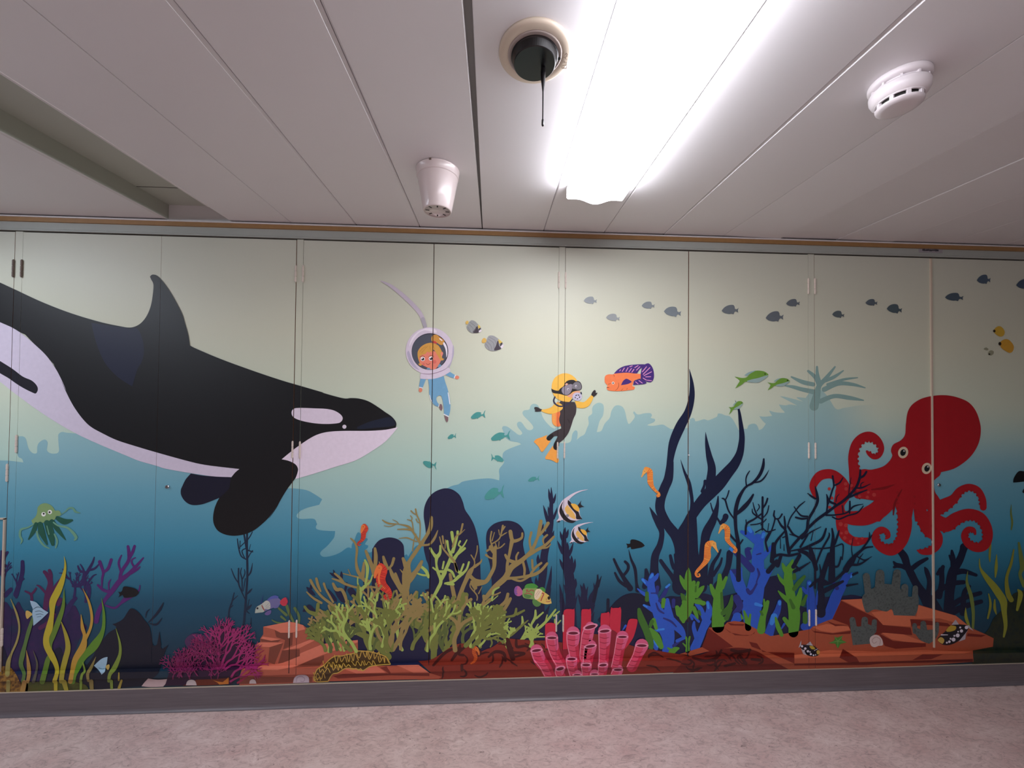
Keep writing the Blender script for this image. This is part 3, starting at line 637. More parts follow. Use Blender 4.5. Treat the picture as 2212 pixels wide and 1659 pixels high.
WBELLY = unit("1,.26! .97,.36 .82,.56 .68,.68 .45,.66 .36,.6 .5,.5 .7,.42 .9,.3"); WDORS = unit("0.29,.27! .42,.1 .62,.01 .5,.14 .36,.3")
for k, (bx, lab) in enumerate(((('w', 590, 332, 995, 548), 'largest printed green wrasse with a forked tail'), (('w', 980, 422, 1250, 572), 'middle-sized printed green wrasse nosing toward the feathery coral'), (('w', 520, 705, 692, 845), 'smallest printed green wrasse over the kelp tip'))):
    M('fish', lab, 'fish', 5, [('', '6f9e3c', placed(WRASSE, bx, -.25 if k == 2 else 0)), ('belly', '9ab4b0', placed(WBELLY, bx, -.25 if k == 2 else 0)), ('back_fin', '93b3b0', placed(WDORS, bx, -.25 if k == 2 else 0)),
      ('eye', '2a3a1c', El('%s: %f,%f,%f' % (bx[0], bx[1] + .9 * (bx[3] - bx[1]), bx[2] + (.2 if k < 2 else .12) * (bx[4] - bx[2]), 9 if k < 2 else 5)))], group='green wrasses')
M('fish', 'black printed fish hovering beside the navy kelp', 'fish', 3, [('', '05070f', P("x: 625,1210! 600,1180 560,1155 510,1138 465,1135 450,1150 448,1185 400,1185! 415,1210 412,1242! 455,1225 462,1250 490,1250 540,1240 590,1230"))])
M('fish', 'black printed fish in front of the purple coral', 'fish', 5, [('', '05060e', P("f: 1660,1220! 1630,1180 1570,1155 1480,1145 1460,1190 1440,1212 1408,1205! 1430,1240 1410,1278! 1465,1245 1480,1275 1550,1275 1620,1260"))])
M('fish', 'black printed fish cut off by the picture edge beyond the octopus', 'fish', 3, [('', '05060e', [P("F: 2040,1050! 2050,980 2110,885 2170,865 2280,900 2300,1010 2160,1040"), P("F: 2185,1195 2260,1100 2300,1210 2230,1225")])])
# ================================================================ jellyfish
M('jellyfish', 'printed green jellyfish with two white goggle eyes', 'jellyfish', 3, [
 ('', '86a66e', P("f: 375,355! 430,300 445,240 450,200 490,160 550,150 610,175 645,215 660,240 700,235 728,270 720,300 670,305 655,345 600,355 545,370 510,385 470,375 430,390 390,390")),
 ('frill', '215a48', Sts("f: 430,395,40 400,480,50 340,580,14 | f: 480,400,60 500,500,74 560,640,20 | f: 560,385,70 600,500,90 630,640,40 | f: 620,370,60 700,480,50 780,585,12 | f: 690,330,50 770,370,70 860,352,24")),
 ('tentacle', '6fa286', Sts("f: 400,400,14 330,440,18 250,465,26 238,540,28 262,590,24 245,635,8 | f: 440,490,26 460,570,26 520,650,24 590,690,12 | f: 640,380,18 700,420,20 800,440,26 870,500,34 910,560,36 890,590,20 | f: 650,520,20 682,600,24 665,680,16 | f: 720,290,8 780,250,12 820,210,20 870,210,24 900,250,26 960,265,6 | f: 560,420,10 585,520,14")),
 ('eye', 'f0f0ea', El("f: 520,281,27")), ('eye', 'f0f0ea', El("f: 595,255,27")), ('pupil', '0c1410', El("f: 522,275,12 | f: 592,257,12"))])

# ================================================================ navy silhouettes
NAVY, NAVY2, NAVY3 = '161a3e', '0f1a3a', '0b1430'
M('dark_ground', 'low navy mound printed behind the olive coral thicket', 'ground', 1, [('', NAVY, P("k: 150,1250! 180,900 300,760 400,700 470,660 600,600 760,620 860,560 960,620 1100,560 1250,600 1400,540 1590,500 m: 100,300! 500,200 800,420 900,420 1000,300 1350,180 1440,420 1560,620 1750,700 1900,760 2212,720 y: 60,880 200,740 280,650 380,580 500,560 620,590 700,700 900,600 1050,600 1300,560 1500,600 1700,560 1900,500 2080,380 2212,350 C: 300,420 400,360 520,420 700,700 860,720 950,620 1240,590 1340,580 1480,610! 1200,900! 700,1250! y: 1000,1290! 300,1450! m: 1000,1290! 0,1200!"))])
M('kelp_frond', 'slender navy kelp frond printed under the orca flipper', 'kelp', 1, [('', '10263f', Sts(
 "h: 1072,470,22 1070,700,26 1075,1000,26 1060,1250,26 1042,1500,30 1018,1700,28 | h: 1060,820,14 1000,780,16 970,680,16 955,575,12 | h: 985,690,10 988,600,10 | h: 995,665,12 1040,620,10 | h: 1045,810,12 1010,720,14 1060,688,12 | h: 1080,805,14 1110,750,12 1138,715,12 | h: 1138,730,16 1080,712,16 | h: 1095,712,8 1113,640,6 | h: 1062,700,16 1042,560,22 1034,520,16 | h: 1075,590,14 1110,540,14 1135,490,10 | h: 1075,1030,12 1115,970,20 1137,865,6 | h: 1045,1290,12 1000,1190,16 970,1100,18 970,930,18 | h: 970,1105,14 920,1030,14 883,932,10 | h: 1012,1210,12 1010,1060,16 992,980,14 1006,922,8 | h: 1012,1065,12 1045,990,14 1040,940,8 | h: 1025,1200,10 1050,1050,12 | h: 1062,1245,10 1105,1200,26 1133,1168,6 | h: 850,1700,22 855,1450,20 890,1330,18 917,1220,12 | h: 898,1310,14 960,1255,10 | h: 862,1410,14 902,1370,10 | h: 1055,1430,14 1090,1400,34 1125,1362,8 | h: 1070,1420,14 1097,1298,8 | h: 1050,1430,20 1100,1468,8 | h: 1088,1700,18 1115,1590,16 1120,1520,6"))])
M('sponge', 'shortest navy finger sponge printed behind the big red seahorse', 'sponge', 2, [('', NAVY, P("j: 905,760 920,680 980,600 1060,565 1140,560 1220,585 1275,640 1288,720 1290,900 1280,1300 k: 1290,900! 880,900! j: 900,1300"))], group='navy finger sponges')
M('sponge', 'tallest navy finger sponge printed across the door gap', 'sponge', 2, [('', NAVY, P("k: 1560,1000! l: 150,1350 110,1140 85,1010 110,900 105,780 85,640 95,520 140,420 210,350 300,310 370,304 440,325 510,380 550,460 580,560 640,650 690,750 730,900 755,1080 765,1350 m: 790,600 800,1000!"))], group='navy finger sponges')
M('sponge', 'middle navy finger sponge printed above the green striped fish', 'sponge', 2, [('', NAVY, P("m: 915,950! 900,300 l: 880,1250 850,1120 832,980 830,880 850,800 920,730 1020,695 1120,692 1210,725 1270,790 1290,860 1272,960 1285,1050 1310,1150 1350,1300 1380,1440 m: 1400,500 1420,950!"))], group='navy finger sponges')
M('dark_weed', 'navy leafy weed stalk printed behind the green striped fish', 'weed', 2.4, [('', NAVY, Sts(
 "m: 1480,700,110 1480,400,90 l: 1480,1520,90 1510,1320,95 1525,1100,90 1570,900,80 1598,720,75 1605,560,50 1612,430,40 1608,292,6 | l: 1608,470,40 1590,400,36 1576,310,6 | l: 1632,470,34 1650,420,28 1662,365,4 | l: 1575,720,44 1540,600,36 1513,505,4 | l: 1592,640,32 1580,580,30 1570,520,4 | l: 1635,660,34 1660,600,28 1680,528,4 | l: 1540,860,50 1500,800,44 1515,730,6 | l: 1620,880,40 1640,810,6 | l: 1470,1210,60 1450,1150,40 1452,1092,4 | l: 1460,1480,60 1430,1420,40 1428,1360,4 | m: 1560,330,50 1590,200,44 1612,15,4 | m: 1580,380,30 1606,270,4 | m: 1545,580,50 1590,480,4 | m: 1450,640,70 1440,480,60"))])
M('dark_weed', 'navy leafy weed stalk printed below the smaller idol fish', 'weed', 2.4, [('', NAVY, Sts(
 "m: 1840,900,170 1840,480,120 l: 1832,1450,120 1805,1250,112 1780,1100,74 1760,950,60 1768,820,34 1775,770,6 | l: 1755,930,40 1730,880,34 1713,815,4 | l: 1785,880,44 1800,840,34 1813,792,4 | l: 1745,1070,44 1710,1000,34 1682,930,4 | l: 1800,1060,44 1803,1000,34 1800,945,4 | l: 1815,1100,44 1845,1040,36 1872,950,4 | l: 1765,1260,54 1730,1200,34 1707,1145,4 | l: 1845,1220,50 1852,1160,36 1850,1105,4 | l: 1860,1290,54 1885,1220,40 1893,1145,6 | l: 1850,1520,70 1890,1450,54 1900,1385,10 | l: 1800,1540,60 1760,1460,12 | m: 1760,600,80 1730,380,44 1707,230,4 | m: 1740,540,30 1706,425,4 | m: 1860,560,60 1920,370,6 | m: 1720,640,40 1700,590,6"))])
M('dark_weed', 'small forked navy weed pair printed behind the red tube sponges', 'weed', 2.4, [('', NAVY, Sts(
 "m: 2020,600,120 2000,450,90 l: 1998,1540,60 1996,1440,10 | l: 1985,1530,44 1955,1455,6 | l: 2020,1580,40 2046,1478,6 | m: 1990,500,60 1955,420,40 1930,350,6 | m: 2060,560,80 2100,400,90 l: 2130,1540,60 2160,1430,36 2168,1330,6 | l: 2165,1470,40 2206,1365,4 | l: 2130,1520,30 2114,1430,4 | m: 2080,560,60 2130,480,6 | m: 2080,680,60 2122,565,6"))])
M('kelp', 'great navy kelp with curling stalks printed on both sides of a door gap', 'kelp', 2.6, [('', NAVY2, Sts(
 "o: 2152,425,3 2180,600,46 2180,760,70 2135,940,88 2045,1110,118 1965,1300,110 1925,1500,80 1915,1659,88 x: 930,200,78 908,400,108 860,520,112 815,650,112 808,780,112 870,920,112 925,1000,120 1000,1100,130 1050,1250,140 1060,1450,170 1050,1700,200 | "
 "w: 597,688,3 640,800,26 662,950,46 678,1100,64 674,1200,74 650,1330,92 590,1450,118 500,1560,140 x: 1500,470,165 1400,580,150 1290,700,132 1200,830,120 1130,950,112 1060,1070,110 1060,1200,110 | "
 "w: 244,1068,3 258,1200,40 285,1350,72 318,1500,96 x: 1410,450,110 1400,560,100 | x: 1052,182,3 1095,320,26 1148,450,46 1180,600,42 1190,700,44 1195,850,90 1180,1100,150 1185,1300,160 1220,1500,170 1230,1700,200 | "
 "x: 1345,440,40 1335,490,30 1310,560,40 | x: 1500,620,14 1488,740,44 1440,900,90 1365,1050,112 1335,1200,100 1320,1400,120 1290,1700,160 | x: 1410,700,12 1440,800,20 1520,930,26 | "
 "x: 682,748,4 735,850,54 795,950,84 828,1060,62 805,1200,72 750,1330,92 738,1480,100 745,1700,150 | x: 1060,1130,60 1110,1010,40 | x: 815,1390,44 870,1470,50 945,1570,56 1000,1650,80 | x: 930,1330,36 950,1420,44 970,1480,40 | x: 990,1320,40 1010,1420,60 | "
 "x: 1530,1260,24 1500,1330,34 1430,1450,50 1400,1650,80 | x: 1545,1360,24 1520,1440,34 1440,1560,50 | x: 1590,860,70 1575,900,60 1530,940,40 | x: 1640,1300,80 1620,1450,70 1560,1600,80 1500,1700,120 | x: 640,1500,40 650,1600,70 620,1700,60"))])
M('dark_coral', 'small navy antler coral printed on a mound under the lone black fish', 'coral', 2.6, [('', NAVY3, [Sts("x: 255,1372,30 310,1490,36 375,1600,50 450,1720,70 | x: 388,1400,32 425,1440,36 420,1500,36 365,1570,32 | x: 432,1255,4 460,1370,26 508,1490,38 525,1659,34 540,1740,60 | x: 268,1535,26 320,1630,36 400,1690,40"), P("y: 150,900! 180,800 220,730 290,650 380,590 500,560 600,590 680,680 700,900!"), Sts("y: 185,640,36 185,780,40 | y: 55,340,6 65,440,40 40,520,40 10,660,30 | y: 105,360,8 75,440,26")])])
M('fan_coral', 'tangled navy branching coral printed in front of the octopus arms', 'coral', 5, [('', NAVY3, Sts(
 "B: 230,1900,70 230,1659,60 225,1400,58 195,1200,46 185,1050,50 188,950,56 205,850,54 245,730,50 330,600,30 430,540,34 520,440,44 572,320,44 585,205,24 | B: 430,540,14 540,515,24 612,440,20 657,358,4 | B: 345,600,20 333,500,18 350,430,20 387,372,12 | B: 200,980,40 300,890,62 380,800,50 437,705,26 | B: 180,1060,18 90,930,22 42,780,24 0,758,16 | B: 45,780,18 75,720,18 95,650,18 | B: 230,1400,24 120,1280,30 60,1180,14 | B: 250,1400,24 290,1340,20 | "
 "B: 565,1200,24 565,1000,30 568,850,30 568,742,30 | B: 570,900,20 615,830,26 638,760,24 | B: 490,990,20 455,910,20 433,815,10 | B: 490,935,14 525,880,16 508,840,12 | B: 560,1055,18 490,1010,22 430,960,18 423,905,10 | B: 570,1035,14 632,960,18 656,860,14 | B: 330,1260,28 345,1120,30 450,1050,26 560,970,22 | B: 340,1130,14 335,1060,14 | B: 400,1130,16 490,1120,16 555,1100,14 | B: 580,1185,16 640,1228,20 748,1195,14 | B: 640,1225,12 655,1110,10 | B: 470,1235,16 560,1185,14 | B: 545,1130,16 620,1050,14 | "
 "B: 610,1370,28 690,1220,20 742,1050,22 725,1000,26 735,932,18 | B: 745,1045,20 800,1040,20 842,980,24 | B: 780,1050,20 830,1140,30 890,1210,36 918,1400,44 940,1520,50 | B: 890,1185,28 880,1080,28 873,1010,16 | B: 918,1155,20 960,1030,18 1040,920,18 1090,860,20 1163,802,12 | B: 1040,918,16 1012,876,14 | B: 1040,920,14 1110,1000,24 1200,1012,24 | B: 1033,1025,26 1120,1045,28 1200,1038,22 | "
 "B: 950,1470,36 1080,1320,40 1190,1210,46 1212,1060,40 1290,920,36 1340,800,40 1332,700,36 1308,590,14 | B: 1310,762,28 1250,725,26 1203,688,12 | B: 1200,1185,40 1330,1060,40 1470,960,42 1590,870,36 1720,780,40 1870,620,36 1930,480,36 1942,362,26 | B: 1930,475,28 1990,440,32 2027,385,30 | B: 1740,765,22 1880,700,32 2035,640,14 | B: 1870,612,20 1960,610,24 2085,555,8 | B: 1950,605,16 1950,555,16 1993,528,10 | B: 1775,725,14 1790,600,14 1812,465,8 | B: 1590,835,30 1510,800,32 1468,705,16 | B: 1600,805,14 1610,740,14 1648,698,8 | B: 1490,835,22 1550,640,24 1570,580,24 1553,445,28 | B: 1570,580,20 1650,540,24 1697,468,14 | B: 1465,995,25 1600,990,20 1750,960,22 1850,870,22 1985,838,6 | B: 1550,1020,18 1640,1050,22 1770,1000,22 1900,960,22 1985,865,12 | B: 1790,965,24 1795,880,26 1795,800,22 | B: 1700,960,18 1688,860,18 | B: 1460,1000,18 1480,850,24 1470,715,12 | "
 "B: 1090,1310,24 1000,1262,26 930,1160,30 | B: 1060,1295,18 950,1262,14 | B: 1120,1325,28 1250,1230,22 1390,1158,8 | B: 1250,1462,34 1110,1472,26 950,1500,16 | B: 1090,1485,36 1240,1420,38 1400,1330,38 1460,1185,26 | B: 1240,1470,60 1280,1600,66 1320,1750,60 | B: 1080,1490,40 1200,1540,60 1290,1640,60 | B: 1540,1900,100 1545,1640,80 1550,1480,70 1560,1300,40 1545,1185,24 | B: 1580,1400,34 1620,1290,32 1642,1210,18 | B: 1270,1462,18 1450,1460,20 1600,1430,18 1690,1400,20 1702,1480,18 1688,1620,14 | B: 1320,1680,26 1400,1480,26 1500,1300,26 1503,1245,14 | "
 "B: 1740,1760,90 1800,1650,70 1880,1560,50 2000,1460,30 2115,1438,20 | B: 1940,1505,24 2060,1340,26 2072,1235,10 | B: 2070,1335,20 2105,1275,14 | B: 1833,1570,16 1820,1450,12 1840,1310,8 | B: 1890,1570,18 2000,1625,18 2105,1575,6 | B: 1930,1600,16 1980,1535,8 | B: 700,1600,42 800,1550,36 950,1560,36 1090,1528,30 | B: 745,1560,30 745,1400,38 850,1255,26 890,1215,24 | B: 700,1640,60 720,1400,50 | B: 820,1460,14 820,1325,10 | B: 870,1490,14 870,1405,8 | B: 640,1500,30 610,1350,26 660,1240,18 | B: 780,1700,60 830,1560,40 | B: 1000,1720,60 1090,1560,50 | B: 850,1310,16 900,1290,16 | B: 1250,1350,16 1280,1220,10 | B: 1100,1440,30 1180,1310,24 1220,1250,14 | "
 "C: 960,800,110 965,600,80 955,450,70 1010,250,60 1060,100,56 | C: 890,500,24 890,200,30 | C: 330,300,60 430,180,50 | C: 640,300,40 720,260,30 830,190,14 | C: 830,480,30 940,400,40 1060,440,20 | C: 1060,230,30 1160,240,24 1200,130,20 | C: 960,460,40 1100,420,36 1250,290,40 1320,190,70 1370,110,40 | C: 1330,220,30 1420,215,26 1530,150,10 | C: 1400,200,14 1430,120,8 | C: 950,560,60 1100,480,50 1220,420,30 | C: 1340,340,30 1395,315,24 | C: 1270,470,28 1400,450,14 | C: 700,280,36 660,240,24 | C: 960,330,24 945,220,12"))])
M('antler_coral', 'broad navy antler coral printed under the octopus beside the cream door edge', 'coral', 2, [('', '0a1330', Sts(
 "E: 1180,860,200 1100,700,180 1000,560,112 920,440,92 865,330,92 820,240,82 785,130,92 735,60,80 | E: 850,285,58 760,240,54 690,225,56 655,185,20 | E: 690,240,36 660,250,30 | E: 870,270,60 960,200,54 1055,148,36 | E: 1070,560,64 1082,420,54 1050,300,54 1028,255,20 | E: 1200,600,70 1230,430,62 1228,300,62 1245,245,44 | E: 1180,330,40 1205,265,20 | E: 1310,900,140 1320,600,112 1340,430,124 1365,300,110 1440,170,92 1480,70,84 1495,10,96 | E: 1370,270,64 1362,140,62 1350,55,30 | E: 1320,110,20 1345,160,40 | E: 1400,310,72 1500,300,60 1640,345,36 | E: 1350,440,64 1490,430,50 | E: 1100,660,74 1220,520,64 1310,460,54 | E: 1330,720,74 1480,625,60 1690,560,50 | E: 1330,800,90 1500,720,70 1700,660,50 | E: 1480,800,70 1500,560,60 1560,480,40"))])

# ================================================================ octopus
def bumps(s, side, r, every):
    cl = smooth(parse(s), False); out = []; acc = 0
    for a, b in zip(cl, cl[1:]):
        d = math.hypot(b[0] - a[0], b[1] - a[1]); acc += d
        if acc > every:
            acc = 0; nx, ny = -(b[1] - a[1]) / d, (b[0] - a[0]) / d; w = b[2] / 2
            cx, cy, rr = b[0] + nx * w * side, b[1] + ny * w * side, r * min(1, .35 + b[2] / 22)
            out.append([(cx + rr * math.cos(t * .785), cy + rr * math.sin(t * .785)) for t in range(8)])
    return out
RED = 'a5121e'
arm_c = "A: 1300,300,180 1290,560,165 1300,750,165 1260,930,140 1150,1040,130 1030,1015,110 950,930,92 955,845,80 1015,795,70 1085,825,62 1100,880,50 1068,905,20"
arm_a = "z: 740,1200,210 690,1010,125 678,860,112 715,720,112 795,640,112 890,625,112 975,680,92 1018,770,66 985,850,62 925,868,58 870,830,48 845,802,28"
arm_d = "A: 1120,440,200 1000,560,200 850,650,180 690,660,170 550,650,130 545,760,130 585,870,120 680,935,110 780,935,90 850,915,50"
arm_e = "A: 1480,330,130 1480,520,130 1520,680,150 1600,800,180 1690,890,120 1680,985,100 1600,1050,90 1500,1062,62 1445,1042,14"
arm_f = "A: 1660,560,170 1780,495,150 1880,430,112 1955,335,92 2060,290,80 2165,325,80 2225,430,80 2235,530,80"
arm_g = "A: 1600,640,150 1780,740,170 1920,660,150 2060,615,135 2190,650,130 2265,750,125 2290,870,118 2250,985,112 2150,1010,108 2050,960,92 2010,870,82 2045,800,70 2115,800,60 2140,850,24"
arm_b = "z: 225,1350,30 200,1220,86 270,1105,112 370,1070,112 460,1090,112 545,1190,150 560,1300,190 510,1450,130 545,1600,130"
M('octopus', 'big printed red octopus with curling arms and round cream eyes', 'octopus', 4, [
 ('', RED, [P("z: 1300,600 1310,480 1330,340 1380,250 1480,180 1600,145 1750,130 1900,150 2050,210 2140,310 2190,440 2205,560 2180,700 2110,830 2010,930 1880,1010 1730,1050! 1715,1090 1660,1135 1640,1180 1660,1290 1700,1350 1760,1480 1640,1560 1560,1490! 1500,1640! 1420,1640! 1400,1480! 1380,1600! 1230,1600! 1180,1440! 1000,1640! 800,1640! 700,1560 900,1420 930,1390! 800,1370 700,1350 650,1200 700,1060 800,1015 900,1020 1040,980 1120,910 1150,850! 1132,790 1160,720 1250,670"),
   Sts(arm_a), Sts(arm_b), Sts(arm_c), Sts(arm_d), Sts(arm_e), Sts(arm_f), Sts(arm_g)]),
 ('sucker', '981019', [bumps(arm_a, 1, 3.2, 11), bumps(arm_c, 1, 3.0, 10), bumps(arm_e, 1, 2.8, 11), bumps(arm_f, 1, 2.6, 10), bumps(arm_g, 1, 2.6, 11)]),
 ('arm_fold', '7e0a14', Sts("z: 1170,1200,10 1050,1240,34 900,1260,14 | z: 1260,1260,16 1180,1420,30 1160,1560,14 | z: 640,1160,14 700,1280,30 760,1370,14")),
 ('sucker_pad', 'b43a38', El("z: 395,1250,20 | z: 425,1360,20 | z: 400,1470,20 | z: 590,1190,22 | z: 595,1250,22 | z: 660,1210,20 | z: 740,1250,20 | z: 755,1340,20 | z: 850,1350,20 | z: 930,1320,24 | z: 860,1290,16 | A: 530,730,26 | A: 595,745,24 | A: 600,830,24 | A: 580,895,22 | A: 650,940,22 | A: 720,900,18 | A: 790,900,16 | A: 540,840,16 | A: 740,960,14")),
 ('eye', 'd8c4a8', El("z: 1277,816,60,70,18")), ('eye', 'd8c4a8', El("z: 1558,1006,58,68,18")),
 ('pupil', '16161c', El("z: 1276,816,33,41,18")), ('pupil', '16161c', El("z: 1562,1006,32,40,18")),
 ('eye_glint', 'b8b4b4', El("z: 1288,798,11 | z: 1573,986,11"))])

# ================================================================ idols
def idol(tr):
    """black, white and yellow long-finned fish; tr maps tile l coordinates of the larger fish"""
    def t(s): return 'l: ' + ' '.join('%.1f,%.1f%s' % (*tr(*map(float, q.rstrip('!').split(',')[:2])), '!' if q.endswith('!') else '') for q in s.split())
    def ts(s): return 'l: ' + ' '.join('%.1f,%.1f,%.1f' % (*tr(*map(float, q.split(',')[:2])), float(q.split(',')[2]) * tr.k) for q in s.split())
    return [('', 'e2d6e2', [P(t("1668,690! 1700,655 1690,590 1705,510 1750,440 1800,420 1850,480 1920,510 1945,560 1950,620 1980,670! 1910,690 1860,715 1780,700 1735,680 1690,712")), St(ts("1775,470,70 1800,430,44 1880,370,24 1960,335,14 2044,317,3"))]),
      ('front_band', '1e1a22', P(t("1750,460 1735,520 1752,580 1790,640 1840,680 1908,690! 1860,718 1778,695 1728,640 1704,580 1715,520"))),
      ('middle', 'f0bf66', P(t("1800,500! 1850,560 1890,620 1897,672 1840,650 1790,600 1770,545"))),
      ('rear_band', '1e1a22', P(t("1808,440! 1850,482 1880,550 1930,580 1950,630 1982,672! 1908,670 1900,610 1850,550 1806,490"))),
      ('rear', 'f6bc4a', P(t("1840,490! 1890,488 1930,518 1945,560 1932,582 1880,550"))),
      ('tail', '221e26', P(t("1923,505! 1945,480 1968,445! 1962,495 2006,526! 1970,528 1943,538"))),
      ('snout', '2a2028', P(t("1675,705! 1695,690 1718,690 1700,712"))), ('fin', '8f8a90', El('l: %.1f,%.1f,%.1f' % (*tr(1802, 630), 19 * tr.k)))]
class TR:
    def __init__(s, f, k): s.f = f; s.k = k
    def __call__(s, x, y): return s.f(x, y)
M('fish', 'larger printed black, white and yellow long-finned idol fish', 'fish', 4, idol(TR(lambda x, y: (x, y), 1)))
M('fish', 'smaller printed black, white and yellow long-finned idol fish', 'fish', 4, idol(TR(lambda x, y: ((x - 1690) * .755 + 1842, (y - 715) * .755 + 966 + max(0, (440 - y)) * .35), .75)))

# ================================================================ seahorses
def seahorse(name, lab, spine, snout, cols, layer=6, belly=None, group=None):
    sp = smooth(parse(spine), False); L = 0; bars = []; acc = 0
    for a, b in zip(sp, sp[1:]):
        d = math.hypot(b[0] - a[0], b[1] - a[1]); acc += d
        if acc > 2.9 and b[2] > 2.6:
            acc = 0; ux, uy = (b[0] - a[0]) / d, (b[1] - a[1]) / d; w = b[2] * .46
            bars.append(outline([[b[0] - uy * w, b[1] + ux * w, 1.3], [b[0] + ux * .5, b[1] + uy * .5, 1.0], [b[0] + uy * w, b[1] - ux * w, .9]]))
    sn = smooth(parse(snout), False)
    x0, y0 = sn[0][0], sn[0][1]
    parts = [('', cols[0], [outline(sp), outline(sn)]), ('stripe', cols[1], bars), ('snout', cols[2], [outline(sn)])]
    if belly: parts.append(('belly', cols[2], Sts(belly)))
    parts.append(('eye', '3a1410', [[(x0 + .9 * math.cos(t), y0 + .9 * math.sin(t)) for t in range(6)]]))
    M(name, lab, 'seahorse', layer, parts, group)
seahorse('seahorse', 'small printed red seahorse perched on a twig under the reef edge', "j: 812,425,60 822,455,78 805,500,62 800,560,54 775,600,34 742,622,26 732,642,18 752,656,14 772,640,10", "j: 800,430,50 785,470,34 776,500,16", ('d8442c', 'a82a24', 'f08040'))
seahorse('seahorse', 'large printed red-orange seahorse in the olive coral', "j: 1010,905,80 1040,950,96 1025,1000,100 1008,1060,112 1030,1130,108 1090,1190,82 1118,1240,56 1108,1280,44 1070,1285,36 1052,1255,28 1075,1242,18", "j: 990,925,76 955,975,48 938,1035,26", ('e0402c', 'a01c22', 'f07c3c'), belly="j: 1000,960,30 985,1040,22 1000,1120,26 1060,1170,20")
seahorse('seahorse', 'printed orange seahorse with its tail on the tallest kelp stalk', "x: 640,295,56 682,325,72 688,400,66 692,450,70 712,500,46 750,550,32 792,585,28 802,608,24 778,624,20 764,606,16 782,596,10", "x: 622,322,48 602,358,22 588,386,14", ('f8a046', 'e0552c', 'f8b45c'))
seahorse('seahorse', 'printed orange seahorse holding the tip of a blue coral arm', "x: 1565,972,56 1605,1005,68 1612,1080,64 1610,1130,60 1640,1180,42 1690,1228,36 1718,1262,30 1702,1290,26 1680,1280,20 1692,1264,12", "x: 1548,985,52 1526,1020,26 1508,1060,14", ('f8a046', 'e0552c', 'f8b45c'))
seahorse('seahorse', 'printed orange seahorse with its snout turned to the octopus side', "x: 1428,1178,64 1385,1200,82 1372,1270,76 1372,1340,84 1350,1400,62 1300,1460,44 1252,1510,36 1232,1548,28 1252,1580,22 1282,1570,20 1278,1546,14 1258,1550,10", "x: 1448,1190,62 1472,1240,30 1498,1285,16", ('f8a046', 'e0552c', 'f8b45c'))
seahorse('seahorse', 'tiny printed orange seahorse against the brown rock', "m: 700,1000,60 682,1045,42 706,1100,44 690,1150,30 650,1180,16", "m: 718,1005,40 740,1040,22 745,1075,12", ('cc5c22', 'a03c18', 'd87a34'))

# ================================================================ purple corals and sea grass at the orca's end
def noise_ink(name, hs, scale=18):
    m, t, b = newmat(name)
    g = t.nodes.new('ShaderNodeNewGeometry'); n = t.nodes.new('ShaderNodeTexNoise'); n.inputs['Scale'].default_value = scale; n.inputs['Detail'].default_value = 6
    t.links.new(g.outputs['Position'], n.inputs['Vector'])
    cr_ = t.nodes.new('ShaderNodeValToRGB'); e = cr_.color_ramp.elements
    while len(e) > 1: e.remove(e[-1])
    for k, h in enumerate(hs):
        el = e[0] if k == 0 else e.new(.3 + .4 * k / (len(hs) - 1)); el.position = .3 + .4 * k / (len(hs) - 1); el.color = lin(h)
    t.links.new(n.outputs['Fac'], cr_.inputs[0]); t.links.new(cr_.outputs[0], b.inputs['Base Color']); b.inputs['Roughness'].default_value = PRINT_ROUGH
    return m
def branch(rng, x, y, ang, length, width, depth, out, spread=.5, bend=.25, ratio=.74, wr=.72, tip=1.0):
    """recursive coral twig in picture coordinates (angle 0 = up)"""
    x1 = x + math.sin(ang) * length; y1 = y - math.cos(ang) * length
    mx = (x + x1) / 2 + math.cos(ang) * length * rng.uniform(-bend, bend) * .5; my = (y + y1) / 2 + math.sin(ang) * length * rng.uniform(-bend, bend) * .5
    out.append(outline(smooth([([x, y, width], False), ([mx, my, width * (1 + wr) / 2], False), ([x1, y1, width * wr * (tip if depth == 0 else 1)], False)], False)))
    if depth > 0:
        n = 2 if rng.random() < .75 else 3
        for k in range(n):
            a = ang + (k - (n - 1) / 2) * spread * rng.uniform(.7, 1.5) + rng.uniform(-.12, .12)
            branch(rng, x1, y1, a, length * ratio * rng.uniform(.75, 1.2), width * wr, depth - 1, out, spread, bend, ratio, wr, tip)
    return out
PUR = noise_ink('ink_purple_mass', ['132a4a', '241a48', '2c1c4e', '3c1c50'], 22)
M('coral_mass', 'murky purple coral thicket printed behind the yellow sea grass', 'coral', 1, [('', PUR, P("g: -60,420! 60,330 150,420 220,330 280,430 420,560 540,470 640,430 760,330 830,400 900,380 980,560 1040,640 960,760 900,900 880,1020 900,1290! -60,1290!"))])
r = random.Random(5)
M('purple_coral', 'bright purple forked coral printed above the black fish', 'coral', 2, [('', '57206e', Sts(
 "f: 1150,1560,60 1180,1440,54 1250,1310,42 1330,1210,56 1430,1080,60 1530,1000,48 1610,920,40 1712,802,18 | f: 1430,1080,40 1450,970,40 1532,840,40 1540,750,40 1528,665,32 | f: 1538,820,30 1580,740,36 1607,662,32 | f: 1440,965,20 1418,860,28 1450,772,16 | f: 1610,920,24 1572,860,24 1580,820,20 1618,800,14 | f: 1560,990,30 1640,940,26 1672,908,14 | f: 1215,1160,18 1220,1050,26 1232,970,32 1190,850,42 | f: 1232,975,30 1290,930,36 1328,825,36 | f: 1330,1210,36 1240,1190,36 1168,1128,26 | f: 1300,1190,14 1300,1100,20 1322,1062,10 | f: 1260,1370,22 1370,1400,26 1450,1340,30 1560,1270,36 1590,1260,16 | f: 1450,1330,24 1500,1260,16 | f: 1620,1230,14 1660,1190,20 1672,1130,12"))])
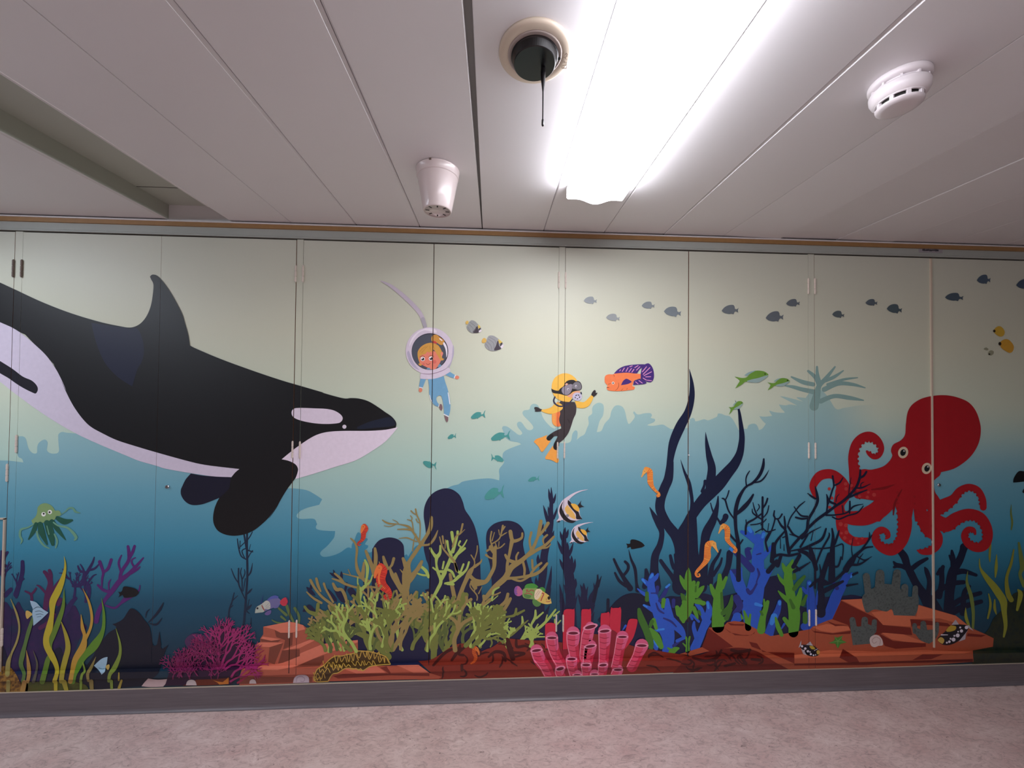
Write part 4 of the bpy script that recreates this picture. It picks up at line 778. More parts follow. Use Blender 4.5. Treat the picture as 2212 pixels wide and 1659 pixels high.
M('purple_coral', 'dim indigo coral printed between the sea grass and the bright purple one', 'coral', 1.6, [('', '2f2158', [Sts("f: 800,1430,64 860,1330,54 905,1285,40 | f: 760,1480,60 820,1400,50 | f: 1060,1280,40 1060,1150,50 1000,1060,42 1050,960,38 1105,860,28 1125,795,14 | f: 1010,1070,40 960,1130,40 870,1140,30 | f: 1040,980,30 960,960,30 930,900,20 | f: 1060,950,26 1130,930,26 1180,880,16 | f: 990,1060,30 1000,960,24 960,880,14 | f: 1050,1100,24 1110,1020,20 1150,1000,10"), branch(r, 160, 1290, .1, 22, 6, 3, []), branch(r, 185, 1300, -.1, 20, 6, 3, [])])])
M('purple_coral', 'dim indigo coral printed behind the cream door frame edge', 'coral', 1.6, [('', '2a2056', [Sts("f: 190,1240,66 240,1080,52 268,960,52 268,850,44 | f: 60,1250,60 130,1180,50 | f: -20,1000,50 40,800,60 90,735,30 | f: 20,800,40 15,720,20 | f: -20,880,40 70,900,40"), branch(r, 8, 1275, .0, 22, 7, 3, []), branch(r, 35, 1290, .15, 18, 6, 3, [])])])
M('purple_coral', 'plum coloured coral printed behind the tall yellow blade', 'coral', 2, [('', '55204f', Sts("f: 540,1420,60 570,1250,76 602,1100,64 565,1010,54 530,970,40 | f: 602,1100,44 610,1010,40 590,955,40 | f: 600,1250,54 660,1150,44 720,1060,24 | f: 380,1310,34 370,1240,32 300,1200,20 | f: 372,1240,26 410,1200,28 430,1165,20 | f: 690,1350,60 720,1300,50 | f: 480,1640,50 600,1560,50 650,1480,40 | f: 560,1240,30 480,1150,26 440,1130,14"))])
M('dark_rock', 'jagged near-black rock with curved spines printed by the small blue angelfish', 'rock', 3, [
 ('', '090f24', [P("g: 1340,600! 1400,580 1470,535 1520,460 1555,415 1600,418 1660,460 1720,540 1790,640 1830,850 1900,830 1935,890 2010,845! 1960,960 1920,1100 1890,1180 1830,1240 1690,1335! 1130,1385! 1040,1330 900,1290 850,1285! 1000,1130 1100,1000 1160,880 1230,780 1300,700 1390,640"), Sts("g: 1900,850,50 1905,690,4")]),
 ('spine', '101c34', Sts("g: 1775,578,14 1850,500,26 1912,420,30 1952,343,10 | g: 1790,592,12 1870,602,24 1932,528,8 | g: 1740,520,8 1750,460,14 1785,420,8"))])
M('dark_rock', 'near-black rubble printed behind the bases of the sea grass blades', 'rock', 2, [('', '0b1030', [P("g: 480,1290! 540,1100 610,960 660,900 720,880 770,980 830,1020 900,1000 1000,1060 1100,1150 1250,1290!"), P("g: -60,1290! -60,780 0,800 60,900 120,1120 200,1290!")])])
def blade(lab, colr, s, layer=5, under=None):
    M('sea_grass', lab, 'seaweed', layer, [('', colr, Sts(s))], group=None)
M('ochre_rock', 'mottled ochre rock printed at the bottom corner under the orca tail', 'rock', 3, [('', noise_ink('ink_ochre', ['3c2410', '6e4a1e', 'a0762c', '4a2c10'], 40), P("g: -60,1110 20,1105 80,1100 130,1120 180,1180 220,1250 240,1290 330,1310 330,1400! -60,1425!"))])
M('olive_bank', 'dark olive bank printed below the ledge under the sea grass', 'ground', 3, [('', noise_ink('ink_olive_bank', ['3a3a14', '4e5618', '5a4a1c'], 30), P("g: 250,1290! 900,1285! 1030,1330 1060,1384! 250,1404!"))])
blade('tallest printed yellow sea grass blade, swaying to a thin tip', 'bfae30', "f: 765,785,3 778,860,18 775,950,32 740,1080,62 690,1200,84 630,1330,82 g: 620,480,54 590,640,82 553,760,72 560,860,76 620,980,76 668,1080,58 682,1170,48 650,1280,52 | g: 665,1292,46 665,1385,42", 5.4)
blade('printed green sea grass blade twisting behind the tallest yellow one', '64842c', "g: 765,170,4 755,380,40 700,560,62 640,720,62 600,830,52 605,930,34 570,1030,60 545,1130,62 505,1285,66", 5)
blade('printed olive-gold sea grass blade beside the tallest one', 'a89c34', "g: 733,575,10 790,740,46 812,880,62 780,1020,66 748,1150,62 732,1280,56 | g: 765,1292,60 792,1385,50", 5.4)
blade('printed orange forked sea grass blade', 'bf963a', "g: 968,485,6 985,640,42 1010,740,42 990,870,84 900,1020,68 862,1170,52 840,1285,54 | g: 988,172,4 1060,330,26 1096,500,32 1082,640,32 1020,780,38", 5.4)
blade('printed broad green sea grass blade curving up from the orange one', '5f8c28', "g: 1213,285,3 1240,480,32 1226,680,48 1130,850,100 1000,990,74 930,1110,74 885,1200,66 868,1285,64", 5)
blade('short printed green sea grass sprig by the ledge', '7f9a3a', "g: 990,1060,16 1012,1160,26 980,1200,30 962,1285,32 | g: 968,1290,32 965,1380,28", 5.4)
blade('printed khaki sea grass blade next to the small blue angelfish', '8e7e46', "g: 1146,988,4 1092,1110,36 1048,1190,38 1055,1275,32 | g: 1090,1284,52 1096,1378,44", 5.4)
blade('printed lone green blade in front of the jagged dark rock', '80943a', "g: 1384,648,4 1430,820,26 1432,960,38 1372,1110,58 1312,1200,42 1300,1278,38 | g: 1330,1280,38 1334,1368,32", 5.4)
blade('printed stub of yellow grass right under the lone green blade', 'a8963c', "g: 1420,1180,14 1418,1268,22 | g: 1452,1272,26 1422,1362,34", 5)
blade('printed pale yellow blade looping around the cream door frame edge', 'a09454', "g: 128,300,8 200,480,26 230,640,22 202,800,26 132,960,28 100,1060,54 88,1200,56 | g: 100,1290,50 95,1395,46", 5)
blade('printed dark green blade rising to the larger blue angelfish', '58783c', "g: 392,530,36 340,690,46 300,840,42 270,960,58 250,1080,52 288,1190,42 270,1285,40", 5)
blade('printed small orange blade between green ones', 'b48c48', "g: 314,910,4 340,1080,42 346,1190,46 330,1285,40 | g: 290,1295,56 270,1395,60", 5.4)
blade('printed faint grey-olive blade between the green and yellow ones', '5c5a4a', "g: 398,920,6 442,1060,22 432,1170,28 400,1285,40", 5)
M('fish', 'larger printed pale blue angelfish with a yellow tail beside the tall yellow blade', 'fish', 6, [('', 'a4c4d8', P("g: 358,318! 430,338 500,410 578,460! 500,535 398,620! 395,540 383,480 392,420 372,370")), ('tail', 'd2b05e', P("g: 388,482 350,445 312,438 305,490 325,537 362,505")),
 ('stripe', '44606e', Sts("g: 392,425,5 440,395,9 490,402,5 | g: 420,450,6 470,440,7 520,460,4 | g: 430,485,6 480,475,7 520,490,4 | g: 440,515,5 490,505,6"))])
M('fish', 'smaller printed pale blue angelfish low by the ledge', 'fish', 6, [('', 'a4c4d8', P("g: 1285,990! 1277,1060 1262,1110 1252,1165 1213,1202! 1180,1150 1122,1095! 1190,1030 1240,1000")), ('tail', 'd2b05e', P("g: 1260,1105 1302,1078 1308,1112 1290,1147")), ('stripe', '5a7a8a', Sts("g: 1180,1120,6 1220,1135,7 1255,1125,5"))])
# ================================================================ mandarin fish
M('fish', 'printed blue mandarin fish with a red tail above the orange rock', 'fish', 4, [
 ('', '726f9e', P("h: 1165,1462! 1180,1395 1230,1362 1300,1320 1340,1290 1400,1265 1450,1285 1478,1318 1465,1360 1400,1390 1330,1420 1250,1452")),
 ('head', 'b2bcae', P("h: 1165,1463! 1180,1395 1230,1362 1275,1335 1290,1400 1270,1448 1230,1455")),
 ('back_fin', '5560ac', P("h: 1308,1312 1350,1268 1410,1250 1450,1268 1440,1285 1380,1290")), ('back_spine', '2c3c78', Sts("h: 1242,1345,18 1252,1290,8 1266,1243,3")),
 ('tail', 'c8384a', P("h: 1465,1322 1510,1280 1545,1278 1560,1320 1545,1362 1510,1378 1476,1360")), ('tail/edge', '5a2858', Sts("h: 1542,1282,8 1560,1320,8 1545,1362,8")),
 ('side_fin', 'c2c4ba', P("h: 1258,1345! 1300,1312 1342,1335 1350,1400 1322,1418 1275,1400")), ('belly_fin', '6c5c94', P("h: 1280,1470 1320,1435 1360,1428 1352,1470 1310,1490")), ('rear_fin', '6c6aa0', P("h: 1380,1395 1452,1360 1442,1395 1400,1405")),
 ('collar', 'a04c48', Sts("h: 1248,1370,10 1260,1400,14 1280,1430,10")), ('ray', '7c7c80', Sts("h: 1290,1390,3 1330,1345,3 | h: 1298,1400,3 1342,1370,3 | h: 1300,1408,3 1345,1395,3")), ('eye', '201828', El("h: 1195,1405,13"))])
# ================================================================ orange rock and magenta fan coral
ORK, ORL, ORD = 'b05a44', 'dd7c62', '7e4030'
M('rock', 'stepped orange rock printed beside the magenta fan coral', 'rock', 4, [
 ('', ORK, P("i: 980,1440! 985,1330! 1010,1245! 1150,1205! 1160,960! 1230,925! 1230,880! 1265,830! 1265,740! 1570,680! 1640,690! 1740,720! 1790,760! 1850,885! 1890,890! 1980,945! k: 735,898! 738,1040! 600,1240! 380,1400!")),
 ('sunny_face', ORL, [P("i: 1265,740! 1570,680! 1640,690! 1740,720! 1765,770! 1600,812! 1470,812! 1400,775!"), P("i: 1235,880! 1262,858! 1482,890! 1360,908!"), P("i: 1165,960! 1215,928! 1505,930! 1370,985! 1270,980!"), P("i: 1500,1022! 1850,885! 1892,897! 1705,992!"),
   P("i: 1010,1250! 1150,1205! 1430,1185! 1560,1150! 1720,1052! 1980,945! k: 735,898! 735,925! 300,1080! 0,1210! i: 1430,1258!")]),
 ('shaded_face', ORD, [P("i: 1400,780! 1470,812! 1620,812! 1612,960! 1500,1012! 1525,900! 1420,862!"), P("i: 1340,985! 1505,932! 1400,1190! 1320,1160!"), P("i: 1490,1022! 1700,1008! 1702,1090! 1500,1170! 1440,1182!"), P("i: 1232,882! 1360,908! 1482,892! 1440,925! 1240,920!"), P("i: 1990,1080! 1990,1130! 1940,1210! 1620,1230! 1850,1130!"), P("i: 985,1340! 1850,1340! 1850,1400! 985,1425!")])])
r = random.Random(11)
mg = []
for (x, y, a, L, w, d) in ((474, 1446, -.1, 30, 6, 5), (478, 1440, .35, 28, 5.5, 5), (482, 1444, .75, 28, 5, 5), (470, 1444, -.5, 22, 5, 4), (486, 1446, 1.15, 26, 5, 4), (500, 1462, .8, 24, 5, 4), (498, 1472, 1.1, 22, 4.5, 4)):
    branch(r, x, y, a, L, w, d, mg, spread=.52, bend=.3, ratio=.76, wr=.78)
fz = []
for k in range(46):
    x = r.uniform(372, 482); top = 1385 + abs(x - 440) * .45 + (12 if x < 400 else 0)
    branch(r, x, r.uniform(max(top + 12, 1395), 1468), r.uniform(-.7, .7), 11, 2.4, 3, fz, spread=.8, bend=.4, ratio=.8, wr=.85)
M('fan_coral', 'magenta fan coral printed over the foot of the orange rock', 'coral', 6, [
 ('', '2c0a30', [P("i: 640,830 760,720 830,705 890,740 960,790 1050,900 1160,950 1165,1100 1080,1200 1000,1240 960,1330 880,1430! 90,1445! 160,1240 240,1080 330,1060 400,1010 440,990 560,1000 640,980")]),
 ('haze', '4e2a56', P("i: 330,900 400,830 480,820 560,840 640,830 660,960 680,1080 560,1040 480,1010 400,1040 350,980")),
 ('bush', noise_ink('ink_magenta_bush', ['5a1a48', '8a2258', '74205a'], 60), fz), ('branch', 'a02868', mg),
 ('side_twig', '9c2448', Sts("i: 1100,1290,24 1190,1215,20 1260,1170,16 1290,1075,8 | i: 1180,1220,18 1250,1190,14 1296,1155,6 | i: 1060,1320,22 1130,1290,16 1200,1250,8 | i: 1120,1250,14 1140,1190,10 | i: 1170,1100,14 1230,1050,12 1280,1020,5 | i: 1165,1060,12 1220,980,10 1250,955,4 | i: 1170,1140,12 1240,1080,8 | i: 960,1410,26 1060,1340,22 1100,1285,16"))])
M('shell', 'flat pale pinkish shell printed at the foot of the jagged dark rock', 'shell', 4, [('', 'cdb3b4', P("g: 1690,1340! 1730,1290 1770,1248! 1880,1262 2000,1255! 1985,1300 1950,1345! 1800,1350"))])
M('shell', 'round pale shell printed under the magenta coral', 'shell', 7, [('', 'cdc0c0', P("i: 340,1440! 355,1395 385,1375 425,1375 455,1395 470,1440!"))])
M('shell', 'small round pale shell printed between starfish and spiral shell', 'shell', 6, [('', 'c8b6b6', P("i: 1098,1420! 1105,1385 1135,1368 1170,1380 1182,1420!"))])
M('shell', 'spiral lilac-white shell printed next to the yellow brain coral', 'shell', 6, [('', 'c9b8c2', P("i: 1620,1412! 1632,1360 1665,1325 1720,1315 1775,1320 1808,1350 1812,1408!")), ('spiral', 'a690a0', Sts("i: 1660,1400,6 1670,1350,8 1720,1335,8 1760,1360,8 1745,1395,8 1710,1390,6"))])
M('rust_bank', 'rust-brown bank printed below the ledge under the magenta coral', 'ground', 6.5, [('', '6a2a16', P("i: 300,1445! 470,1372! 700,1365! 860,1350! 855,1425! 600,1440!"))])
M('starfish', 'orange starfish printed under the magenta fan coral', 'starfish', 7, [('', 'cc7a2c', P("i: 660,1378! 720,1395! 780,1402! 820,1370! 850,1345! 850,1424! 740,1432! 715,1405!"))])
# ================================================================ yellow brain coral, orange slab
r = random.Random(4); sq = []
for (x, y, w_, h_) in ((690, 1460, 24, 12), (712, 1436, 26, 14), (735, 1424, 28, 16), (760, 1420, 26, 18), (785, 1414, 28, 16), (808, 1416, 30, 18), (828, 1424, 20, 14), (745, 1438, 26, 10), (775, 1434, 28, 10), (700, 1448, 22, 10), (800, 1432, 24, 10), (770, 1446, 24, 6), (684, 1466, 14, 8), (727, 1442, 20, 10)):
    pts = []; n = 6
    for k in range(n): pts.append(([x - w_ / 2 + w_ * k / (n - 1) + r.uniform(-2, 2), y + (h_ / 2.2 if k % 2 else -h_ / 2.2) + r.uniform(-2, 2), 1.7], False))
    sq.append(outline(smooth(pts, False)))
bc = "k: 235,1395 220,1330 250,1250 330,1200 400,1130 470,1090 540,1090 620,1070 680,1060 740,1030 880,1040 1000,1070 1080,1110 1125,1190! 1000,1197 880,1215 800,1262 740,1250 600,1235 500,1290 430,1310 380,1392!"
M('brain_coral', 'frilly yellow brain coral printed across ledge and orange slab', 'coral', 7, [('', '4c3618', P(bc)), ('ridge', 'c9a44a', [sq, outline([[*q, 2.0] for q in P(bc)])])])
M('rock', 'low orange slab printed on the ledge beside the yellow brain coral', 'rock', 6, [('', 'b4563e', P("k: 370,1400! 470,1310! 560,1240! 880,1212! 1460,1195! 1590,1290! 1740,1340! 1700,1362! 380,1392!")),
 ('sunny_face', 'd8745a', [P("k: 560,1240! 880,1212! 950,1200! 1070,1290! 720,1300! 640,1270!"), P("k: 1200,1200! 1460,1195! 1590,1290! 1400,1292! 1290,1240!")]), ('shaded_face', '7c2c20', [P("k: 440,1330! 560,1305! 1590,1295! 1590,1330! 1100,1320! 500,1360!"), P("k: 1080,1212! 1130,1295! 1110,1300! 1000,1230!")])])
# ================================================================ brown mounds with squiggles
def squig(rng, poly_px, n, w=3.6):
    xs = [q[0] for q in poly_px]; ys = [q[1] for q in poly_px]; out = []
    def inside(x, y):
        c = False
        for (x1, y1), (x2, y2) in zip(poly_px, poly_px[1:] + poly_px[:1]):
            if (y1 > y) != (y2 > y) and x < (x2 - x1) * (y - y1) / (y2 - y1) + x1: c = not c
        return c
    tries = 0
    while len(out) < n and tries < 4000:
        tries += 1
        x, y = rng.uniform(min(xs), max(xs)), rng.uniform(min(ys), max(ys)); a = rng.uniform(0, 6.28); pts = []; ok = True; da = rng.uniform(-.5, .5)
        for k in range(6):
            if not inside(x, y): ok = False; break
            pts.append(([x, y, w * (.6 if k in (0, 5) else rng.uniform(.8, 1.3))], False)); a += da + rng.uniform(-.5, .5); x += math.cos(a) * 7; y += math.sin(a) * 5
        if ok: out.append(outline(smooth(pts, False)))
    return out
r = random.Random(8)
BRN, BRD = '822a1a', '420f0c'
m1 = P("m: 20,1150! 150,1138 250,1090 380,1000 480,950 560,940 650,955 720,990 770,1040! 830,1010 900,985 1000,920 1100,885 1200,890 1400,905 1535,905 1750,930 1900,950 y: 0,1050 200,1100 480,1190 600,1240 680,1228 850,1260 1050,1290 1160,1312 1080,1420! 1000,1500! m: 2200,1335! 1300,1345! 0,1375! 170,1290!")
M('rock', 'long red-brown mound with dark squiggles printed behind the pink tube sponges', 'rock', 5, [('', BRN, m1), ('squiggle', BRD, [squig(r, m1, 34), Sts("m: 200,1200,30 330,1060,36 420,1010,30 | m: 420,1140,30 500,1020,44 520,960,24 | m: 560,1080,30 500,1060,30 590,970,26 | m: 860,1100,26 940,1040,36 1040,1060,40 1060,1150,30 | m: 1080,900,60 1120,1020,70 1150,1120,60 | m: 1190,900,30 1200,980,36 1300,970,30 1380,1020,20 | m: 1150,1050,36 1290,1060,30 1180,1100,24 | m: 540,1200,36 540,1260,30")])])
m2 = P("y: 1100,1330 1300,1290 1450,1240 1650,1215 1800,1215 1950,1250 2080,1320 C: 420,1390 500,1430 570,1468! y: 1300,1505! 950,1525! 1050,1420!")
M('rock', 'red-brown squiggled mound printed under the small black-and-white spotted fish', 'rock', 6, [('', '6a1a10', m2), ('squiggle', '3a0a08', [squig(r, m2, 16), Sts("y: 1200,1330,30 1350,1370,36 1480,1330,36 1540,1240,26 | y: 1660,1240,36 1760,1260,40 1880,1240,36 | y: 1760,1310,36 1830,1400,40 | y: 1900,1350,30 2000,1360,36 | y: 1580,1430,30 1700,1400,30")])])
# ================================================================ orange terraces by the octopus
RK, RL, RD = 'a85034', 'cc6c4a', '701c10'
M('rock', 'long orange terraced rock printed under the octopus', 'rock', 5, [
 ('', RK, P("y: 1030,1290! 1310,1205! 1390,970! 1560,962! 1610,908! 1690,893! 1800,905! 1950,985! 2130,1075! 2200,1062! C: 350,1075! 830,990! 860,960! 1030,890! 1095,870! 1200,640! 1430,628! 1480,620! 2120,700! E: 960,700! 1400,830! 1580,975! 1750,1050! 1850,1100! 1840,1200! 1600,1245! 1610,1380! C: 1800,1450! 570,1470! 420,1390! y: 2080,1320! 1950,1250! 1800,1215! 1450,1240! 1160,1312!")),
 ('sunny_face', RL, [P("C: 1205,640! 1440,630! 1500,700! 1480,780!"), P("C: 1560,790! 1800,760! 2100,840! 2120,705! E: 1400,830! 1560,960! 1200,860! 860,870! C: 2030,960! 1700,940!"), P("C: 1060,1240! 1700,1260! 2212,1240! E: 1580,1260! 1500,1280! C: 1200,1320! 640,1340! 640,1300!"), P("C: 860,968! 1030,928! 1150,945! 1290,960! 1310,1000! 1100,1032! 960,1010!"), P("C: 1680,1035! 1900,1035! 2212,1150! 2100,1170! 1800,1110!")]),
 ('shaded_face', RD, [P("y: 1390,980! 1680,1200! 1400,1255! 1305,1205!"), P("C: 1200,650! 1480,790! 1630,862! 1700,940! 2030,972! 2050,1062! 1700,1032! 1640,1062! 1310,1000! 1280,940! 1095,872!"), P("C: 1180,1330! 1220,1225! 1385,1330! 1420,1392! 1285,1387!"), P("C: 100,1140! 195,1160! 262,1262! 640,1272! 642,1402! 440,1312! 230,1230!"), P("C: 835,985! 870,1012! 1100,1040! 1315,1010! 1310,1046! 1080,1056! 880,1030!"), P("C: 1030,890! 1060,915! 1130,955! 1285,942! 1130,930!"),
   P("C: 1650,1040! 1820,1130! 2212,1160! 2212,1200! 1850,1225! 1720,1190!"), P("E: 850,870! 1050,885! 1300,920! 1350,960! 1050,940! 870,960!"), P("C: 640,1405! 1300,1390! E: 1600,1345! 1600,1380! C: 1700,1400! 1500,1420! 640,1425!"), P("E: 1540,1040! 1760,1062! 1700,1085! 1530,1075!"), P("E: 880,1360! 1000,1290! 1250,1290! 1100,1350!"),
   P("y: 1560,965! 1640,1030! 1800,1062! 1900,1060! 1945,1015! 1930,1045! 1850,1070! 1700,1062!"), P("y: 1610,912! 1650,945! 1800,950! 1820,930! 1700,930!"), P("y: 1870,1140! 1960,1160! 2010,1240! 1900,1200!")])])
# ================================================================ grey tube sponges
GRY = noise_ink('ink_grey_sponge', ['454e4c', '5a6260', '384240'], 70)
M('sponge', 'largest cluster of grey tube sponges printed on the orange terrace', 'sponge', 6, [('', GRY, [P("C: 1450,620 1520,540 1640,470 1760,450 1900,500 2000,600 2120,600 2115,750 2080,832! 1830,825! 1800,750 1740,780 1600,755 1500,790"), Sts("C: 1530,620,80 1500,360,84 | C: 1660,500,116 1665,330,104 | C: 1850,500,110 1868,320,92 | C: 1955,620,84 1960,490,84 | C: 2080,640,76 2086,500,66")])], group='grey tube sponge clusters')
M('sponge', 'grey tube sponge trio printed beside the white spiral shell', 'sponge', 6, [('', GRY, [P("C: 1310,900 1400,960 1520,930 1620,1000 1590,1060 1540,1165! 1340,1182!"), Sts("C: 1345,950,76 1335,880,70 | C: 1480,940,80 1482,880,78 | C: 1590,990,66 1598,900,60")])], group='grey tube sponge clusters')
M('sponge', 'grey tube sponge trio printed across the cream door edge', 'sponge', 6, [('', GRY, [P("E: 880,960 1000,1000 1180,1000 1160,1100 1080,1165! 960,1110"), Sts("E: 912,1020,60 905,945,56 | E: 1015,1010,84 1008,925,70 | E: 1168,1020,54 1175,930,46")])], group='grey tube sponge clusters')
M('starfish', 'green five-armed starfish printed on the orange terrace', 'starfish', 6, [('', '42802c', P("C: 1113,1065! 1135,1088 1160,1090 1190,1078 1222,1065! 1205,1100 1210,1118 1235,1132 1268,1148! 1220,1160 1192,1168 1178,1195 1160,1222! 1142,1190 1130,1165 1090,1162 1048,1155! 1090,1140 1115,1125 1125,1100")), ('ridge', '6a9a50', Sts("C: 1160,1135,10 1120,1075,4 | C: 1160,1135,10 1215,1075,4 | C: 1160,1135,10 1255,1148,4 | C: 1160,1135,10 1160,1210,4 | C: 1160,1135,10 1065,1152,4"))])
M('shell', 'round white spiral shell printed on the orange terrace', 'shell', 7, [('', 'd0bdb8', P("C: 1540,1130 1552,1085 1600,1058 1650,1068 1690,1115 1698,1180 1645,1190 1605,1206 1560,1190")), ('spiral', 'b49a94', Sts("C: 1660,1175,8 1668,1115,10 1615,1085,10 1570,1120,10 1590,1160,10 1625,1140,8"))])
def spotted(tile, body, yellow, mouth, fins, dots, eye):
    return [('', '12101c', P(tile + ': ' + body)), ('fin', 'b4acb4', [P(tile + ': ' + q) for q in fins]), ('yellow_patch', 'b89a30', P(tile + ': ' + yellow)), ('mouth', 'c8a64e', P(tile + ': ' + mouth)), ('spot', 'e0d8e4', El(' | '.join(tile + ': ' + q for q in dots.split()))), ('cheek_stripe', 'd8d0d8', Sts(tile + ': ' + eye))]
M('fish', 'smaller printed black fish with white spots swimming above the ledge', 'fish', 7, spotted('C', "700,1182 790,1178 860,1185 910,1215 945,1255 930,1300 870,1316 800,1302 750,1250", "820,1195 860,1190 890,1225 850,1230", "905,1260 925,1238 948,1262 935,1292 915,1290", ("780,1178! 830,1138! 865,1188!", "720,1222! 745,1285! 790,1305! 760,1250!", "690,1215! 712,1150! 725,1125! 722,1190!"), "733,1195,14 772,1222,15 803,1255,15 838,1288,13 870,1302,10 758,1245,8 828,1262,9 895,1298,8", "880,1245,9 918,1226,6"))
M('fish', 'larger printed black fish with white spots and yellow lips past the cream door edge', 'fish', 7, spotted('E', "1180,1112 1212,1070 1290,1002 1350,945 1450,935 1545,950 1540,1000 1485,1080 1400,1150 1300,1182 1220,1165", "1280,1010 1330,950 1400,958 1390,1000 1320,1022", "1183,1115 1218,1085 1260,1115 1240,1165 1195,1140", ("1345,938! 1395,875! 1435,935!", "1430,1140! 1510,1112! 1520,1040! 1545,1000!", "1530,950! 1550,940! 1610,1010! 1560,985!"), "1525,970,22 1465,1012,20 1420,1065,24 1370,1115,24 1320,1140,16 1450,970,12 1290,1152,12 1335,1105,12 1380,1070,12 1425,1020,10", "1225,1058,16 1300,1058,8"))
M('fish', 'lower and larger printed yellow fish of the pair near the picture edge', 'fish', 4, [('', 'd09c34', P("v: 1925,1110 1970,1070 2020,1068 2060,1100 2090,1150 2080,1205 2045,1230 1990,1205 1940,1165")), ('face', '2a1c10', El("v: 1925,1120,18,22"))])
M('fish', 'upper and smaller printed yellow fish of the pair near the picture edge', 'fish', 4, [('', 'cfa838', P("v: 1850,965 1885,920 1925,910 1965,940 1982,985 1965,1025 1925,1035 1880,1010")), ('face', '2a1c10', El("v: 1858,968,16,16"))])
M('fish', 'little printed cream and brown fish below the yellow pair', 'fish', 4, [('', '9a9a80', [P("v: 1730,1185! 1760,1165 1790,1185 1775,1200"), P("v: 1785,1230 1810,1200 1850,1210 1845,1245 1810,1260")]), ('face', '2a2418', El("v: 1798,1245,12,10"))])
# ================================================================ kelp past the octopus
M('dark_bank', 'dark green weedy bank printed under the tall yellow kelp', 'ground', 2.2, [('', noise_ink('ink_dark_bank', ['10201c', '1c2a22', '28301c', '0c1a20'], 30), P("E: 1560,1300! 1620,1150 1780,1000 1850,860 1950,760 2020,650 2100,560 2250,520! 2250,1420! 1600,1420!"))])
KL = ('8c9030', '84842a', '6c7c38')
for k, (s, lab) in enumerate((("E: 1680,150,10 1690,260,24 1760,370,60 1850,480,84 1920,580,92 1965,660,90 1975,780,64 1992,950,44 1970,1080,24", 'widest printed yellow kelp ribbon winding down past the octopus arm'), ("E: 2090,40,16 2060,200,32 2005,380,38 2020,560,60 2060,640,60", 'slim printed olive kelp ribbon with a kink beside the widest one'),
   ("E: 2150,-40,26 2180,150,54 2190,260,54 2165,340,40 2212,470,50", 'printed yellow kelp ribbon at the very picture edge'), ("E: 1885,100,8 1880,250,38 1870,370,14", 'short printed pale kelp strip above the widest ribbon'), ("E: 1810,-20,26 1802,120,26 1805,185,10", 'short printed kelp strip touching the last octopus curl'),
   ("E: 1540,300,6 1530,430,32 1580,600,46 1606,800,38 1600,990,30", 'printed olive kelp blade standing on the terrace end'), ("E: 1515,735,6 1520,850,38 1560,960,26", 'small printed kelp blade near the spotted fish tail'), ("E: 1862,640,18 1862,740,34 1882,812,12 | E: 1790,570,14 1812,700,30 1780,860,22", 'pair of thin printed kelp sprigs in front of the dark bank'),
   ("F: 2010,1400,6 2005,1540,26 2025,1680,30 2010,1800,20", 'printed kelp tip rising beside the octopus toward the picture edge'), ("E: 2140,520,20 2170,580,60 2130,760,30", 'broad short printed kelp leaf low at the picture edge'))):
    M('kelp', lab, 'kelp', 3 + k * .1, [('', KL[k % 3], Sts(s))])

# ================================================================ olive coral thicket
OCH, OLV, LIM, OLD = '9a8650', '78803c', 'a9c060', '5c6a36'
r = random.Random(21)
lv = []
for q in ("440,940 470,985! 530,1065! 480,1050 420,1010 393,975! 440,985", "537,960 555,1000 555,1050 540,1065! 522,1020", "120,1150 170,1170 215,1220 230,1255! 180,1240 140,1200", "170,1120 195,1170! 160,1180", "378,1175 430,1220 480,1290 485,1335! 430,1300 395,1240", "450,1170 520,1200 570,1260 590,1350! 530,1320 480,1250", "610,1185 650,1160 700,1190 720,1250 700,1300! 650,1260", "655,1150 690,1180 700,1210! 660,1200", "605,1090 610,1150 580,1240! 575,1160", "140,1530 200,1520 280,1570 285,1600! 200,1580", "75,1440 150,1360 230,1430 260,1500! 150,1450", "160,1260 220,1270 275,1305! 200,1300", "645,1370 700,1400 760,1480 780,1540! 700,1480", "800,1080 830,1050 880,1200 860,1340 830,1300", "730,1160 760,1170 745,1290! 725,1250"):
    lv.append(P('j: ' + q))
M('dark_leaf_cluster', 'navy pointed leaves printed at the tips of the olive coral thicket', 'seaweed', 2.5, [('', NAVY, lv)])
def thicket(n, x0, x1, topf, base, widths, lens, seed, spread=.55, tip=1.35):
    rr = random.Random(seed); out = []
    for k in range(n):
        x = rr.uniform(x0, x1); y = base(x) - rr.uniform(0, 14); tgt = topf(x); L = (y - tgt) * lens * rr.uniform(.7, 1.1)
        branch(rr, x, y, rr.uniform(-.55, .55) + (x - (x0 + x1) / 2) / (x1 - x0) * .9, L, rr.uniform(*widths), 3, out, spread=spread, bend=.35, ratio=.74, wr=.84, tip=tip)
    return out
def top_(x): return 1270 + 70 * max(0, (760 - x) / 100) ** 1.2 - 0 if x < 760 else (1255 if x < 1060 else 1265 + (x - 1060) * .75)
def base_(x): return 1400 + (10 if 700 < x < 1000 else 0)
